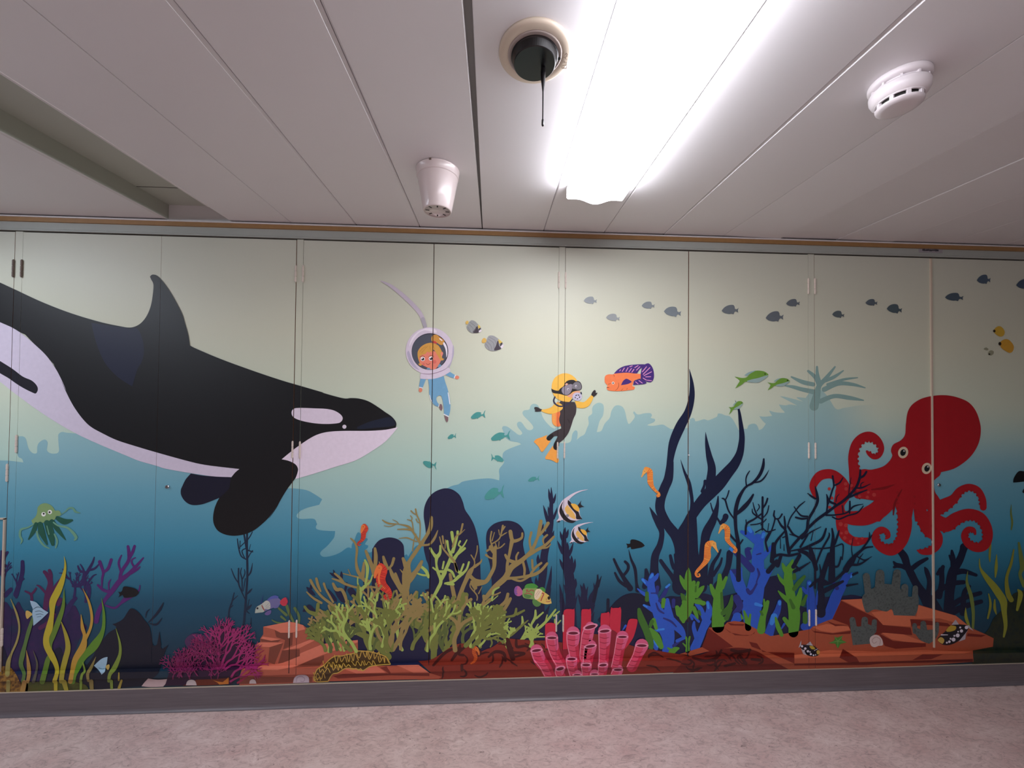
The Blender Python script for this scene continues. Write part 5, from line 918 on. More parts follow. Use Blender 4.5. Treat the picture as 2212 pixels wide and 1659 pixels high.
M('coral_thicket', 'rear ochre layer of the printed olive coral thicket', 'coral', 3, [('', OCH, [Sts(
 "j: 650,570,16 700,620,26 725,700,30 715,830,26 730,940,40 780,1030,44 860,1110,40 | j: 790,1020,50 800,960,44 808,860,24 | j: 940,690,30 950,780,46 945,880,44 930,980,44 | j: 830,720,30 870,820,46 910,920,50 930,1000,50 | j: 990,850,10 1005,900,20 | j: 1040,790,30 1060,860,44 1090,930,40 | j: 1165,810,34 1140,890,30 1100,930,24 | j: 1120,930,26 1150,1010,50 1220,1120,64 1270,1200,70 | j: 1185,990,30 1210,1080,50 1240,1150,40 | "
 "j: 1490,640,40 1420,740,46 1360,830,44 1330,900,70 1320,1000,110 1310,1150,90 1290,1300,60 1310,1450,54 1330,1560,60 | j: 1275,810,34 1310,900,60 | j: 1240,940,8 1290,1000,26 | j: 1500,845,34 1440,950,50 1380,1030,70 1330,1100,60 | j: 1490,640,44 1560,530,40 1605,430,50 1615,320,34 | j: 1500,650,30 1590,640,24 1650,570,30 1690,475,10 | j: 1480,625,34 1400,500,24 1340,430,28 1220,400,10 1100,390,22 1028,350,12 | j: 1220,395,10 1200,370,10 1150,345,6 | j: 1190,400,12 1120,428,10 1048,418,6 | j: 1380,470,26 1300,460,20 1210,462,12 | j: 1430,520,12 1405,600,14 1390,720,14 | j: 1470,620,18 1480,480,14 1475,370,16 1440,290,18 1425,220,20 | j: 1440,290,12 1400,270,14 1370,240,16 | j: 1470,385,10 1445,370,12 1432,338,14 | j: 1400,490,14 1390,400,14 1375,360,16 1325,345,8 | j: 1380,350,12 1385,325,14 1362,298,10 | j: 1440,610,14 1390,590,14 1320,562,16 1225,570,6 | "
 "j: 170,1070,34 220,1160,30 300,1260,30 400,1340,34 500,1420,44 600,1480,56 720,1560,60 | j: 240,1050,30 260,1130,34 290,1200,24 | j: 330,1110,30 350,1170,24 400,1260,26 440,1330,24 | j: 125,1210,16 200,1280,26 300,1340,30 | j: 440,1110,30 480,1180,44 540,1180,36 580,1250,40 600,1320,30 | j: 430,1050,16 520,1080,30 600,1120,30 750,1160,24 900,1150,24 1000,1170,20 | j: 460,990,24 520,1040,30 560,1090,30 | j: 560,990,14 640,1010,14 760,1040,24 880,1080,20 | j: 620,940,10 650,1010,10"),
   Sts("l: 1485,695,40 1470,780,44 1440,900,34 1370,1050,44 1260,1160,54 1130,1250,70 1060,1370,70 930,1490,64 820,1620,50 | l: 1570,720,40 1520,800,34 1470,860,30 | l: 1370,830,30 1350,930,28 1365,1030,26 | l: 1640,880,26 1540,980,34 1420,1050,40 1310,1120,40 | l: 1560,860,24 1510,910,24 1520,970,16 | l: 1600,970,14 1560,1010,20 1480,1020,20 | l: 1120,820,46 1150,930,44 1250,900,30 1262,840,24 | l: 1140,930,50 1110,1080,34 1085,1200,36 1075,1330,30 | l: 1060,1100,30 1100,1160,40 1180,1190,44 | l: 1215,1070,20 1190,1120,24 1195,1190,20 | l: 1270,1180,30 1290,1270,30 1285,1340,26 | l: 1560,1200,30 1480,1290,36 1380,1340,40 1200,1370,30 1060,1380,40 | l: 1490,1195,26 1420,1250,30 1360,1330,26 | l: 1380,1160,26 1385,1260,26 | l: 1140,1380,30 1240,1410,26 1340,1360,24 | "
   "l: 940,1000,30 930,1130,50 925,1240,44 880,1340,44 820,1420,50 690,1460,40 | l: 890,1010,60 930,1080,40 | l: 840,1050,26 900,1000,20 880,920,16 895,820,18 | l: 900,930,14 930,830,10 | l: 890,970,16 960,930,16 1000,880,16 1030,750,24 | l: 1000,880,12 1060,840,14 1080,830,6 | l: 1010,830,14 1055,760,16 | l: 990,860,10 980,800,12 | l: 920,1030,20 1000,1010,16 1050,965,14 | l: 980,1000,10 985,940,10 | l: 940,960,12 960,1010,12 | l: 830,1100,30 870,1130,20 900,1140,20 | l: 700,1490,50 660,1420,44 740,1430,44 | l: 650,1100,14 690,1170,16 685,1230,18 640,1300,60 590,1400,50 540,1520,50 500,1659,70 | l: 690,1160,12 720,1060,14 725,990,14 | l: 690,1240,36 760,1190,24 780,1150,10 | l: 620,1330,50 700,1400,40 830,1420,40 | l: 650,1420,14 640,1480,14 720,1580,16 720,1640,14 | l: 700,1440,14 690,1540,14 | l: 780,1480,8 740,1560,16 | l: 400,1330,34 420,1450,44 450,1600,50 | l: 550,730,24 520,840,20 470,880,20 430,1000,22 | l: 575,795,8 520,850,12 | l: 275,885,14 310,1010,20 380,1100,24 450,1180,30 480,1290,34 | l: 310,875,22 320,960,18 | l: 345,920,14 340,1020,12 | l: 60,1180,34 30,1240,50 -20,1320,40 | m: 1090,350,36 1060,440,40 960,530,44 | m: 1120,405,36 1080,480,40 1010,560,40 800,640,36 | m: 1000,330,16 960,350,20 900,370,16"),
   thicket(11, 700, 1010, top_, base_, (6, 10), .33, 31)])])
M('coral_thicket', 'lime layer of the printed olive coral thicket', 'coral', 3.6, [('', LIM, [Sts(
 "j: 820,830,24 850,910,38 845,1020,30 825,1110,24 | j: 735,1035,14 735,1110,18 770,1180,28 | j: 910,1010,16 880,1090,22 800,1160,40 770,1230,44 760,1320,30 790,1420,30 820,1560,40 | j: 905,1220,34 890,1320,50 850,1420,70 830,1520,70 860,1650,60 | j: 970,1220,36 960,1310,30 | j: 1045,1320,24 1060,1420,36 1020,1550,60 1010,1700,70 | j: 1190,1275,26 1215,1340,26 1260,1360,20 1200,1460,44 1210,1560,30 1210,1700,34 | j: 1270,1340,24 1285,1450,30 | j: 1490,905,30 1550,960,40 1580,1030,34 | j: 1450,990,20 1520,1010,24 1580,1010,20 | j: 1490,1250,24 1550,1240,36 | j: 1700,1360,16 1640,1460,14 | "
 "l: 162,1020,30 205,1090,34 240,1120,50 280,1070,34 282,990,22 | l: 240,1120,50 235,1200,26 250,1290,34 290,1410,40 250,1510,40 200,1600,34 | l: 195,1250,20 250,1290,24 320,1300,40 | l: 325,1180,22 310,1260,24 | l: 420,830,36 430,900,36 440,960,26 | l: 490,820,30 480,900,26 430,1060,44 | l: 365,935,30 380,1030,26 410,1120,40 350,1270,40 330,1320,50 290,1400,40 | l: 520,935,24 500,980,20 525,1020,24 430,1170,50 | l: 600,920,14 560,990,20 520,1030,30 | l: 575,1020,30 530,1060,26 470,1110,24 | l: 360,1270,30 420,1300,30 450,1360,26 | l: 460,1200,20 490,1290,26 520,1310,40 550,1330,26 | l: 560,1210,24 530,1290,24 | l: 625,1185,24 590,1280,26 500,1360,40 430,1420,30 340,1440,26 | l: 440,1450,30 370,1440,40 | m: 985,270,16 920,310,26 900,400,26 820,470,36 700,560,36 | m: 970,370,10 900,430,14 | m: 1055,600,20 940,620,26 700,660,34 560,740,30 | m: 1420,545,22 1415,630,34 1370,720,24 1390,780,20 | m: 1510,570,20 1430,640,24 | m: 1660,535,22 1580,640,30 1480,740,34 1370,810,40 1280,880,30 | m: 1705,555,14 1640,610,24 | m: 1560,600,16 1540,670,16 | m: 1340,705,20 1400,790,24 1420,870,20 | m: 1450,710,16 1400,790,14 | m: 1260,620,20 1265,700,30 1230,760,18 | m: 1720,665,14 1660,720,22 1650,650,14 | m: 1530,860,14 1400,860,24 1300,860,30"),
   thicket(16, 700, 1180, lambda x: top_(x) + 30, base_, (4.5, 8), .32, 47, spread=.6)])])
M('coral_thicket', 'front olive layer of the printed olive coral thicket', 'coral', 4.2, [('', OLV, [Sts(
 "k: 100,500,30 150,560,40 240,600,54 300,680,30 320,780,20 | k: 260,470,40 250,600,50 | k: 370,740,30 340,820,34 300,880,20 | k: 280,540,24 370,590,30 420,650,30 500,700,50 520,820,44 560,920,30 | k: 400,500,30 500,560,60 560,650,70 600,720,60 700,800,50 860,870,80 980,960,100 1100,1100,80 | k: 620,430,24 630,560,40 740,660,40 820,740,44 | k: 740,250,30 740,380,40 770,520,30 860,640,44 | k: 880,450,24 940,540,30 1000,600,30 1000,760,26 | k: 1100,420,30 1250,550,44 1350,620,60 1500,760,80 1560,900,70 | k: 1340,500,24 1420,570,50 1500,620,50 | k: 1440,330,40 1420,470,50 1380,600,60 | k: 1600,500,50 1640,700,90 1650,900,80 1640,1120,70 | k: 1800,520,30 1790,620,44 1750,780,50 1680,900,40 | k: 2000,350,50 1970,500,70 1940,650,70 1930,780,60 1860,900,60 1760,1020,44 | k: 1860,420,30 1900,560,40 | k: 2212,530,40 2080,620,44 1960,740,50 | "
 "m: 1190,525,26 1170,600,34 1090,620,26 950,640,30 760,700,30 | m: 1285,545,24 1200,590,34 | m: 1330,665,14 1240,740,30 1120,840,40 1040,870,30 | m: 1020,640,14 980,690,26 930,720,24 910,840,18 | m: 910,650,14 930,710,14 | m: 870,850,16 900,930,22 880,980,16 | m: 980,830,14 970,920,16 | m: 720,790,30 740,880,40 760,980,40 | m: 590,360,60 560,460,70 510,600,60 480,760,70 420,860,60 | m: 640,430,34 650,520,34 | m: 460,700,30 420,780,40"),
   thicket(16, 690, 1040, lambda x: top_(x) + 24, base_, (6, 11), .33, 63)]), ('shaded_stem', OLD, thicket(9, 700, 1030, lambda x: 1330, base_, (5, 9), .4, 71))])
M('seaweed', 'faint olive sprig printed beside the blue mandarin fish tail', 'seaweed', 3, [('', '5f7440', Sts("i: 1545,490,36 1575,580,34 1610,650,30 1640,720,30 | i: 1450,520,26 1540,600,34 | i: 1640,520,34 1690,610,30 1690,700,20 | i: 1370,660,14 1430,690,20 1560,700,16 | i: 1480,620,30 1530,660,24"))])
M('seaweed', 'green sprigs printed between the orange rock and the thicket', 'seaweed', 3.2, [('', '8fb058', Sts("k: 215,820,36 240,870,24 | k: 410,840,24 420,920,24 | k: 490,870,14 450,920,18")), ('stem', '5e7438', Sts("k: 240,900,26 320,840,30 360,760,30 | k: 370,930,30 340,850,20 | k: 200,760,20 250,850,16"))])
# ================================================================ green mandarin fish
M('fish', 'printed green striped mandarin fish with a pink-purple tail and yellow head', 'fish', 6, [
 ('', '86a85a', P("m: 1613,460! 1560,472 1490,458 1420,420 1300,402 1265,370 1265,310 1290,280 1380,272 1450,285 1530,330 1590,380")),
 ('head', 'e2c468', P("m: 1430,292! 1480,300 1530,330 1590,380 1613,460! 1560,472 1490,455 1430,412")),
 ('tail', 'c46898', P("m: 1265,310! 1225,258 1185,260 1165,310 1188,365 1230,375 1265,350!")), ('tail/edge', '8a5aa8', P("m: 1200,255 1175,280 1165,320 1180,362 1205,350 1195,310 1205,275")),
 ('back_fin', '4c9a3e', [P("m: 1285,275! 1310,235 1380,222 1430,240 1455,268! 1400,280"), P("m: 1455,285! 1500,265 1537,295 1535,328!")]), ('belly_fin', '5a8a48', [P("m: 1275,345! 1370,370 1340,402 1290,388"), P("m: 1385,420 1430,425 1485,460 1470,490 1430,502 1390,470")]),
 ('side_fin', 'f0dcb8', P("m: 1405,385 1420,305 1470,288 1500,320 1460,400 1425,418")), ('stripe', 'b84a4c', Sts("m: 1310,300,10 1340,320,10 1370,300,10 1400,315,10 | m: 1290,350,8 1340,340,10 1380,360,10 | m: 1500,340,14 1520,345,14 1500,390,12 1485,430,12 | m: 1545,440,6 1580,440,8 1605,425,5 | m: 1548,400,5 1552,425,5 | m: 1330,290,6 1310,330,8")), ('fin_ray', 'c08878', Sts("m: 1415,370,3 1460,305,4 | m: 1425,390,3 1480,310,4 | m: 1185,300,4 1240,320,4 | m: 1185,330,4 1240,335,4")), ('eye', '20140f', El("m: 1580,397,17,22"))])
# ================================================================ blue and green corals
BL, BLD, BLT, GR, GRD = '2a5cc8', '28307e', '3a8ae6', '58982f', '3f7228'
M('blue_coral', 'printed blue coral leaning inward beside the pink tube sponges', 'coral', 4, [
 ('', BL, Sts("y: 885,1290,110 905,1100,150 860,940,190 770,750,130 722,600,110 700,490,90 705,380,70 714,335,40 | y: 702,430,50 760,370,50 782,332,26 | y: 690,480,54 635,430,50 597,395,36 | y: 720,595,60 620,570,46 538,508,14 | y: 760,780,70 690,745,50 612,703,26 | y: 920,900,130 900,760,90 893,640,44 | y: 940,900,120 1050,1000,90 1100,1090,40 | y: 880,980,60 800,1010,40 750,1000,20 | y: 640,1015,30 680,1100,44 760,1220,50 | y: 460,1290,40 500,1220,30 | y: 360,1000,10 395,950,30 | y: 1010,1130,40 1100,1090,40")),
 ('dark_arm', BLD, Sts("y: 805,650,44 860,560,50 905,470,34 | y: 770,560,34 775,490,44 | y: 965,720,40 968,645,44 | y: 760,680,16 790,760,26 850,800,20 | y: 850,860,20 940,900,26 1000,960,16 | y: 970,1190,40 1040,1130,30 | y: 700,560,14 760,560,16")), ('tip', BLT, Sts("y: 712,345,34 690,375,24 | y: 600,400,32 630,440,16 | y: 918,458,26 880,490,26 | y: 612,705,22 650,725,18 | y: 645,1020,24 660,1050,14 | y: 770,1000,24 850,990,24 | y: 740,1130,40 780,1200,26"))])
M('blue_coral', 'small printed blue coral beside the stepped top of the orange terrace', 'coral', 4, [('', BL, Sts("y: 1220,1220,110 1290,1060,100 1350,900,90 1395,770,80 1375,670,40 | y: 1340,880,60 1290,750,60 1240,695,36 | y: 1250,1110,60 1210,980,50 1213,905,26 | y: 1190,870,30 1160,810,20 | y: 1270,900,30 1200,830,26 1160,805,12 | y: 1330,1000,60 1400,900,40")), ('tip', BLT, Sts("y: 1375,680,34 1385,740,24"))])
M('blue_coral', 'tallest printed blue coral between two green ones', 'coral', 4, [
 ('', BL, Sts("y: 1900,990,150 1900,760,230 1930,600,220 1965,400,190 1975,240,150 x: 1975,1320,140 1990,1190,110 1975,1110,90 | x: 1955,1150,90 1870,1090,70 1780,1042,36 | x: 1900,1060,60 1868,1000,44 | x: 2020,1130,70 2042,1060,46 | x: 2030,1350,66 2110,1260,50 2155,1195,20 | y: 1800,580,130 1745,400,110 1768,270,44 | y: 1740,520,80 1690,400,60 1648,295,24 | y: 2000,500,90 2090,350,60 2147,258,34 | y: 1730,850,120 1680,900,60 | y: 2060,300,60 2000,420,60")),
 ('dark_arm', BLD, Sts("x: 1900,1490,80 1800,1380,80 1715,1298,58 | x: 1870,1350,70 1850,1260,64 1895,1245,20 | y: 1660,300,50 1740,310,60 1700,400,50 | y: 1850,520,40 1880,560,50 1920,520,30 1960,450,26 | y: 1720,620,90 1760,720,80 1700,800,60 | y: 1970,270,20 1990,340,30 1960,430,20 | y: 1960,100,14 2010,85,20")), ('tip', BLT, Sts("x: 1868,1005,50 1890,1040,40 | x: 2045,1075,44 2030,1110,30 | y: 2140,270,30 2120,300,20 | y: 1950,690,40 2020,710,30 | x: 1648,1245,40 1680,1280,30"))])
M('blue_coral', 'rightmost printed blue coral with a long arm reaching under the navy tangle', 'coral', 4.4, [
 ('', '2450b8', Sts("C: 870,1000,150 845,700,115 830,540,90 818,430,56 | C: 905,680,50 932,550,44 936,490,24 | C: 800,570,50 740,500,36 | C: 990,950,120 1080,780,146 1140,600,130 1205,480,110 1250,370,80 1238,275,34 | C: 1265,390,60 1325,330,36 | C: 330,1080,110 390,880,90 440,770,74 465,660,46 | C: 930,900,100 1040,860,60 | C: 760,960,90 830,980,60 | C: 520,930,30 490,980,20")), ('dark_arm', BLD, Sts("C: 1150,500,50 1112,440,40 | C: 1160,470,20 1190,440,14")), ('tip', BLT, Sts("C: 820,440,40 835,480,30 | C: 936,500,24 928,560,24 | C: 465,668,40 465,690,36 | C: 400,840,80 370,920,50 | C: 1330,335,20 1318,370,20"))])
M('green_coral', 'printed green leafy coral straddling the door gap', 'coral', 5, [
 ('', GR, Sts("y: 1085,900,40 1085,850,110 1110,770,150 1145,680,130 1175,560,110 1142,430,90 1143,330,66 1146,265,16 | y: 1120,490,70 1070,410,54 1045,350,16 | y: 1200,530,60 1210,430,44 | y: 1235,530,50 1262,435,36 | y: 1240,590,64 1300,510,56 1328,478,20 | y: 1040,800,90 1010,730,50 | y: 1150,690,60 1090,670,50 | y: 1210,740,50 1245,830,40 1260,870,10 | y: 1240,660,60 1330,680,50")), ('dark_leaf', GRD, Sts("y: 1100,670,50 1080,600,54 1060,570,24 | y: 1270,640,50 1320,690,44 | y: 1235,480,20 1230,540,24 | y: 1270,780,40 1290,820,20"))])
M('green_coral', 'printed green coral in front of the left-leaning blue one, by the tube sponges', 'coral', 4.6, [('', GR, Sts("y: 690,990,40 760,1080,90 820,1200,60 | y: 850,640,50 840,720,44 | y: 730,880,50 760,980,40 | y: 940,1270,70 990,1230,60 1025,1220,30 | y: 900,1215,20 950,1250,40")), ('dark_leaf', GRD, Sts("y: 555,755,40 580,860,80 640,1000,84 690,1150,80 700,1240,40 | y: 650,560,44 650,640,50 | y: 710,900,50 690,950,40"))])
M('green_coral', 'printed green fork coral just above the stepped orange top', 'coral', 5, [('', GR, Sts("y: 1500,960,150 1490,760,120 1500,600,104 1518,450,70 1518,345,44 | y: 1545,490,60 1597,375,36 | y: 1485,630,64 1440,540,60 1413,465,34 | y: 1560,880,70 1600,850,40")), ('dark_leaf', GRD, Sts("y: 1560,800,60 1640,720,66 1665,590,26 | y: 1540,560,30 1550,740,40 | y: 1600,860,60 1650,760,40"))])
M('green_coral', 'tiny printed green sprout between two small blue corals', 'coral', 5, [('', GR, Sts("y: 1135,1250,54 1135,1160,40 1115,1085,20 | y: 1140,1160,34 1162,1080,20 | y: 1120,1200,26 1080,1160,14"))])
M('green_coral', 'small printed green sprouts at the foot of the tallest blue coral', 'coral', 5, [('', GR, Sts("C: 90,975,76 70,870,50 40,775,24 | C: 100,920,36 115,815,24 | C: 20,860,30 5,820,14 | C: 245,1000,100 265,850,74 300,740,60 322,665,44 | C: 290,740,40 278,635,20")), ('dark_leaf', GRD, Sts("C: 240,780,30 260,820,30"))])
M('green_coral', 'biggest printed green coral, many-armed, left of the last hinge pair', 'coral', 5, [('', GR, Sts("C: 630,1030,120 640,800,140 600,600,112 570,430,110 570,300,90 605,210,54 622,165,24 | C: 560,320,70 520,260,54 500,208,22 | C: 600,280,56 650,230,40 682,188,18 | C: 540,450,64 480,400,44 443,335,16 | C: 570,650,64 500,590,46 450,535,16 | C: 655,730,100 700,600,70 716,510,34 | C: 590,950,64 520,865,46 | C: 490,1060,44 445,960,54 418,855,26")), ('dark_leaf', GRD, Sts("C: 640,510,54 700,430,56 762,360,34 | C: 740,690,56 785,590,34 | C: 770,900,60 770,810,60 | C: 590,640,30 630,730,50 | C: 640,380,50 640,340,40"))])
# ================================================================ tube sponges
def tube(lab, path, rx, ry=26, tilt=0, red=False, grp=None):
    cl = smooth(parse(path), False); x, y, w = cl[0]; S_ = TILES['m'][2]
    a, b = rx * S_, ry * S_
    def el(a, b, dx=0, dy=0): return [(x + dx + a * math.cos(t) - b * tilt * math.sin(t), y + dy + b * math.sin(t) + a * tilt * math.cos(t)) for t in [k * .2618 for k in range(24)]]
    rings = []; L = 0; seg = 0
    for p, q in zip(cl, cl[1:]):
        d = math.hypot(q[0] - p[0], q[1] - p[1]); L += d; seg += d
        if L > 13 and seg > 10:
            seg = 0; h = q[2] * .42; rings.append(outline(smooth([([q[0] - h, q[1] - 1.5, .8], False), ([q[0], q[1] + 1.5, 1.6], False), ([q[0] + h * .9, q[1] - 1, .6], False)], False)))
    cup = cl[:max(3, int(len(cl) * .34))]
    edge = [[q[0] - q[2] * .46, q[1], 1.3] for q in cl]
    M('tube_sponge', lab, 'sponge', 7.5, [('', 'c42c48', [outline(cl)]), ('cup', 'de6088', [outline(cup)]), ('light_side', 'd84a68', [outline([[q[0] - q[2] * .12, q[1], q[2] * .6] for q in cl[len(cup) // 2:]])]), ('ring', '9c1c38', rings), ('edge', 'eea0b4', [outline(edge)]), ('rim', 'f098b4', [el(a, b)]), ('hole', '6c1430', [el(a * .72, b * .62, 0, b * .08)])], group=None)
for s, lab in (("m: 1535,1000! 1535,740 1548,705 1590,692 1640,700 1660,735 1660,1000!", 'shortest smooth red tube sponge printed by the door gap hinge'), ("m: 1740,1040! 1745,720 1755,570 1775,535 1820,528 1870,535 1888,565 1870,1040!", 'smooth red tube sponge printed with a hinge over its side'), ("m: 1950,1000! 1965,700 1970,550 1995,530 2060,534 2085,562 2070,1000!", 'smooth red tube sponge printed behind the tilted pink tube'),
   ("y: 95,1100! 98,830 120,800 170,795 205,805 200,1100!", 'smooth red tube sponge printed behind the wide-mouthed tall tube'), ("y: 190,1150! 215,760 240,740 310,737 343,760 320,1150!", 'tallest smooth red tube sponge printed on the terrace side'), ("y: 380,1060! 430,885 450,868 510,868 537,885 520,985 470,1120 330,1300! 290,1300!", 'slanting smooth red tube sponge printed next to the blue coral')):
    M('tube_sponge', lab, 'sponge', 6.6, [('', 'cc2842', P(s)), ('shade', '8e1830', [outline([[q[0] + 0, q[1], 2.2] for q in smooth([((p_[0] * .5 + c_[0] * .5, p_[1] * .6 + c_[1] * .4, 2), False) for p_, c_ in ((P(s)[0], P(s)[-1]),)] * 2, False)])])], group='smooth red tube sponges')
M('sponge_shade', 'dark red shading printed between the pink tube sponges', 'sponge', 6.8, [('', '8a1a2c', P("m: 1500,1100 1700,940 1740,1010 1960,960 2080,860 2212,940 y: 100,1000 240,1000 330,1080 380,1200 300,1300 250,1500! 60,1530! m: 1750,1335! 1560,1330!"))])  # shade between the tubes, drawn as flat dark ink
for path, rx, ry, tilt, lab in (("m: 2075,740,120 2045,820,140 2030,920,140 2010,1060,130 2005,1130,110", 88, 34, -.25, 'tilted pink tube sponge printed with a curled slit mouth'), ("m: 1870,815,160 1868,880,160 1866,960,140 1880,1060,124 1890,1140,110", 82, 28, 0, 'upright pink tube sponge printed in the middle with a wide open mouth'), ("m: 1615,872,150 1625,960,140 1660,1080,130 1730,1200,136", 76, 25, 0, 'pink tube sponge printed leaning inward under the shortest red tube'),
   ("y: 145,1012,156 142,1150,142 136,1290,122 130,1410,116", 82, 28, -.1, 'tallest pink tube sponge printed on the terrace side'), ("y: 357,1082,146 332,1180,124 310,1300,120 282,1440,124", 73, 22, 0, 'pink tube sponge printed leaning beside the slanting red tube'), ("y: 588,1185,160 540,1300,126 470,1440,130", 82, 26, .02, 'outermost pink tube sponge printed over the brown mound'),
   ("m: 2075,972,152 2058,1060,132 2046,1140,120 2040,1190,110", 78, 26, -.15, 'pink tube sponge printed below the curled-mouth one'), ("m: 1432,1022,146 1470,1130,150 1540,1230,140 1590,1330,130", 76, 26, -.15, 'outermost pink tube sponge printed over the squiggled mound'), ("m: 1850,1125,138 1855,1210,126 1885,1330,110", 70, 26, 0, 'short pink tube sponge printed in the front row across the ledge line'),
   ("m: 1715,1240,118 1705,1290,110 1725,1335,110", 60, 30, -.25, 'stubby pink tube sponge printed tipped at the ledge'), ("m: 2025,1195,132 2030,1260,122 2030,1330,112", 66, 26, 0, 'stubby pink tube sponge printed upright at the ledge'), ("y: 125,1418,124 120,1480,112 110,1530,112", 62, 26, -.08, 'stubby pink tube sponge printed low on the terrace side'),
   ("y: 302,1475,128 290,1505,128 280,1525,128", 66, 22, 0, 'pink tube sponge mouth printed just above the skirting'), ("m: 1918,1312,112 1918,1326,112 1918,1336,112", 58, 14, 0, 'pink tube sponge rim printed half below the ledge'), ("m: 2125,1305,112 2125,1320,112 2125,1330,112", 58, 16, 0, 'pink tube sponge rim printed farthest along the skirting')):
    tube(lab, path, rx, ry, tilt)

# ================================================================ ceiling fittings
LX0, LX1, LY0, LY1 = .2255, .4425, -.423, -1.99
def luminaire(x0, x1, y0, y1, strength, lab, colr=LAMP_COLOR):
    root = tag(empty('ceiling_luminaire', ((x0 + x1) / 2, (y0 + y1) / 2, H)), lab, 'light')
    inv = Matrix.Translation((-(x0 + x1) / 2, -(y0 + y1) / 2, -H))
    m, t, b = newmat('luminaire_diffuser'); t.nodes.remove(b)
    e = t.nodes.new('ShaderNodeEmission'); e.inputs[0].default_value = colr; e.inputs[1].default_value = strength
    t.links.new(e.outputs[0], t.nodes['Material Output'].inputs[0])
    zt, zb, n = H - .012, H - .052, 24
    prof = [(x0, zt), (x0, zb + .004), (x0 + .004, zb)]
    for k in range(n + 1):
        u = k / n; x = x0 + .012 + (x1 - x0 - .024) * u; c = (u - .5) / .36
        prof.append((x, zb - (.017 * (.5 + .5 * math.cos(math.pi * min(1, abs(c)))) )))
    prof += [(x1 - .004, zb), (x1, zb + .004), (x1, zt)]
    bm = bmesh.new(); a = [bm.verts.new((x, y0 - .001, z)) for x, z in prof]; b2 = [bm.verts.new((x, y1 + .001, z)) for x, z in prof]
    for k in range(len(prof) - 1): bm.faces.new((a[k], a[k + 1], b2[k + 1], b2[k]))
    o = mesh_obj('diffuser', bm, m, root, smooth=False); o.data.transform(inv)
    for yy, s in ((y0, 1), (y1, -1)):
        bm = bmesh.new(); f = [bm.verts.new((x, yy - s * .001, z)) for x, z in prof]; g = [bm.verts.new((x, yy + s * .003, z)) for x, z in prof]
        for k in range(len(prof)): bm.faces.new((f[k], f[(k + 1) % len(prof)], g[(k + 1) % len(prof)], g[k]))
        bm.faces.new(f); bm.faces.new(g)
        o = mesh_obj('end_cap', bm, M_WHITE, root); o.data.transform(inv)
    bm = bmesh.new(); box(bm, x0 + .002, x1 - .002, y1 + .002, y0 - .002, H - .0125, H + .001)
    o = mesh_obj('mounting_tray', bm, M_WHITE, root); o.data.transform(inv)
    return root
luminaire(LX0, LX1, LY0, LY1, LAMP_STRENGTH, 'long fluorescent ceiling luminaire with a wavy glowing diffuser')
L2X = -2.75
luminaire(L2X, L2X + .217, LY0, LY1, LAMP2_STRENGTH, 'second ceiling luminaire further along, above the orca tail', LAMP2_COLOR)
luminaire(LX0, LX1, -2.2, -3.77, LAMP_STRENGTH, 'added unseen luminaire in line behind the mural one, lifting floor and ceiling light')  # extra lamp out of view, added to brighten floor and ceiling

# plastic pot over a ceiling fitting
M_POT = plain('pot_plastic', 'd9cbc9', .28, noise=.02, coat=.3)
M_SLOT = plain('slot_black', '17120f', .7)
px = on_ceiling(946, 369); pr_ = .0755
pot = tag(empty('plastic_pot', (px.x, px.y, H)), 'white plastic pot fixed rim-up to the ceiling, slots around its base', 'pot')
def rel(o, p): o.data.transform(Matrix.Translation(-p)); return o
bm = bmesh.new()
lathe(bm, [(.0715, -.026), (.0705, -.030), (.0695, -.040), (.0505, -.143), (.049, -.147), (.046, -.1475), (.0452, -.1460), (.0452, -.1445)], 0, 0, 0, 64, cap0=False, cap1=True)
o = mesh_obj('body', bm, M_POT, pot, smooth=True)
bm = bmesh.new(); lathe(bm, [(.0745, 0), (.0768, -.0015), (.0768, -.004), (.0750, -.006), (.0738, -.0255), (.0728, -.0285), (.0705, -.0295)], 0, 0, 0, 64, cap0=True, cap1=False)
mesh_obj('rim', bm, M_POT, pot, smooth=True)
bm = bmesh.new(); box(bm, -.004, .004, -.0775, -.0725, -.006, -.0003)
tab = mesh_obj('rim_notch', bm, M_HINGE2, pot); tab.rotation_euler[2] = -.2
for k in range(8):
    bm = bmesh.new(); box(bm, .028, .0415, -.0021, .0021, -.1452, -.1440)
    so = mesh_obj('slot', bm, M_SLOT, pot); so.rotation_euler[2] = math.radians(45 * k + 8)

# radio sensor with black dome and aerial
M_PLATE = plain('sensor_plate_cream', 'd2c3b0', .42, noise=.03)
M_BLACK = plain('sensor_black', '0c0a0c', .28)
pc = on_ceiling(1155.5, 112.5)
sen = tag(empty('aerial_sensor', (pc.x, pc.y, H)), 'round cream ceiling sensor with black dome and hanging aerial', 'sensor')
bm = bmesh.new(); lathe(bm, [(.083, 0), (.0835, -.004), (.081, -.0075), (.0775, -.0088), (.064, -.0088), (.0625, -.0078)], 0, 0, 0, 72)
mesh_obj('plate', bm, M_PLATE, sen, smooth=True)
bm = bmesh.new(); lathe(bm, [(.0625, -.0078), (.0615, -.0092), (.0590, -.0096), (.0575, -.0086)], 0, 0, 0, 64, cap0=False)
mesh_obj('collar', bm, plain('sensor_collar', 'a89c96', .45), sen, smooth=True)
d0 = on_ceiling(1155, 124, H - .010) - pc
bm = bmesh.new(); lathe(bm, [(.0545, -.0085), (.0545, -.0105), (.0525, -.012), (.0485, -.026), (.0468, -.0275)], d0.x, d0.y, 0, 64)
dome = mesh_obj('dome', bm, M_BLACK, sen)
bm = bmesh.new(); box(bm, d0.x + .0535, d0.x + .0600, d0.y - .0022, d0.y + .0022, -.0112, -.0085)
mesh_obj('notch', bm, M_BLACK, sen)
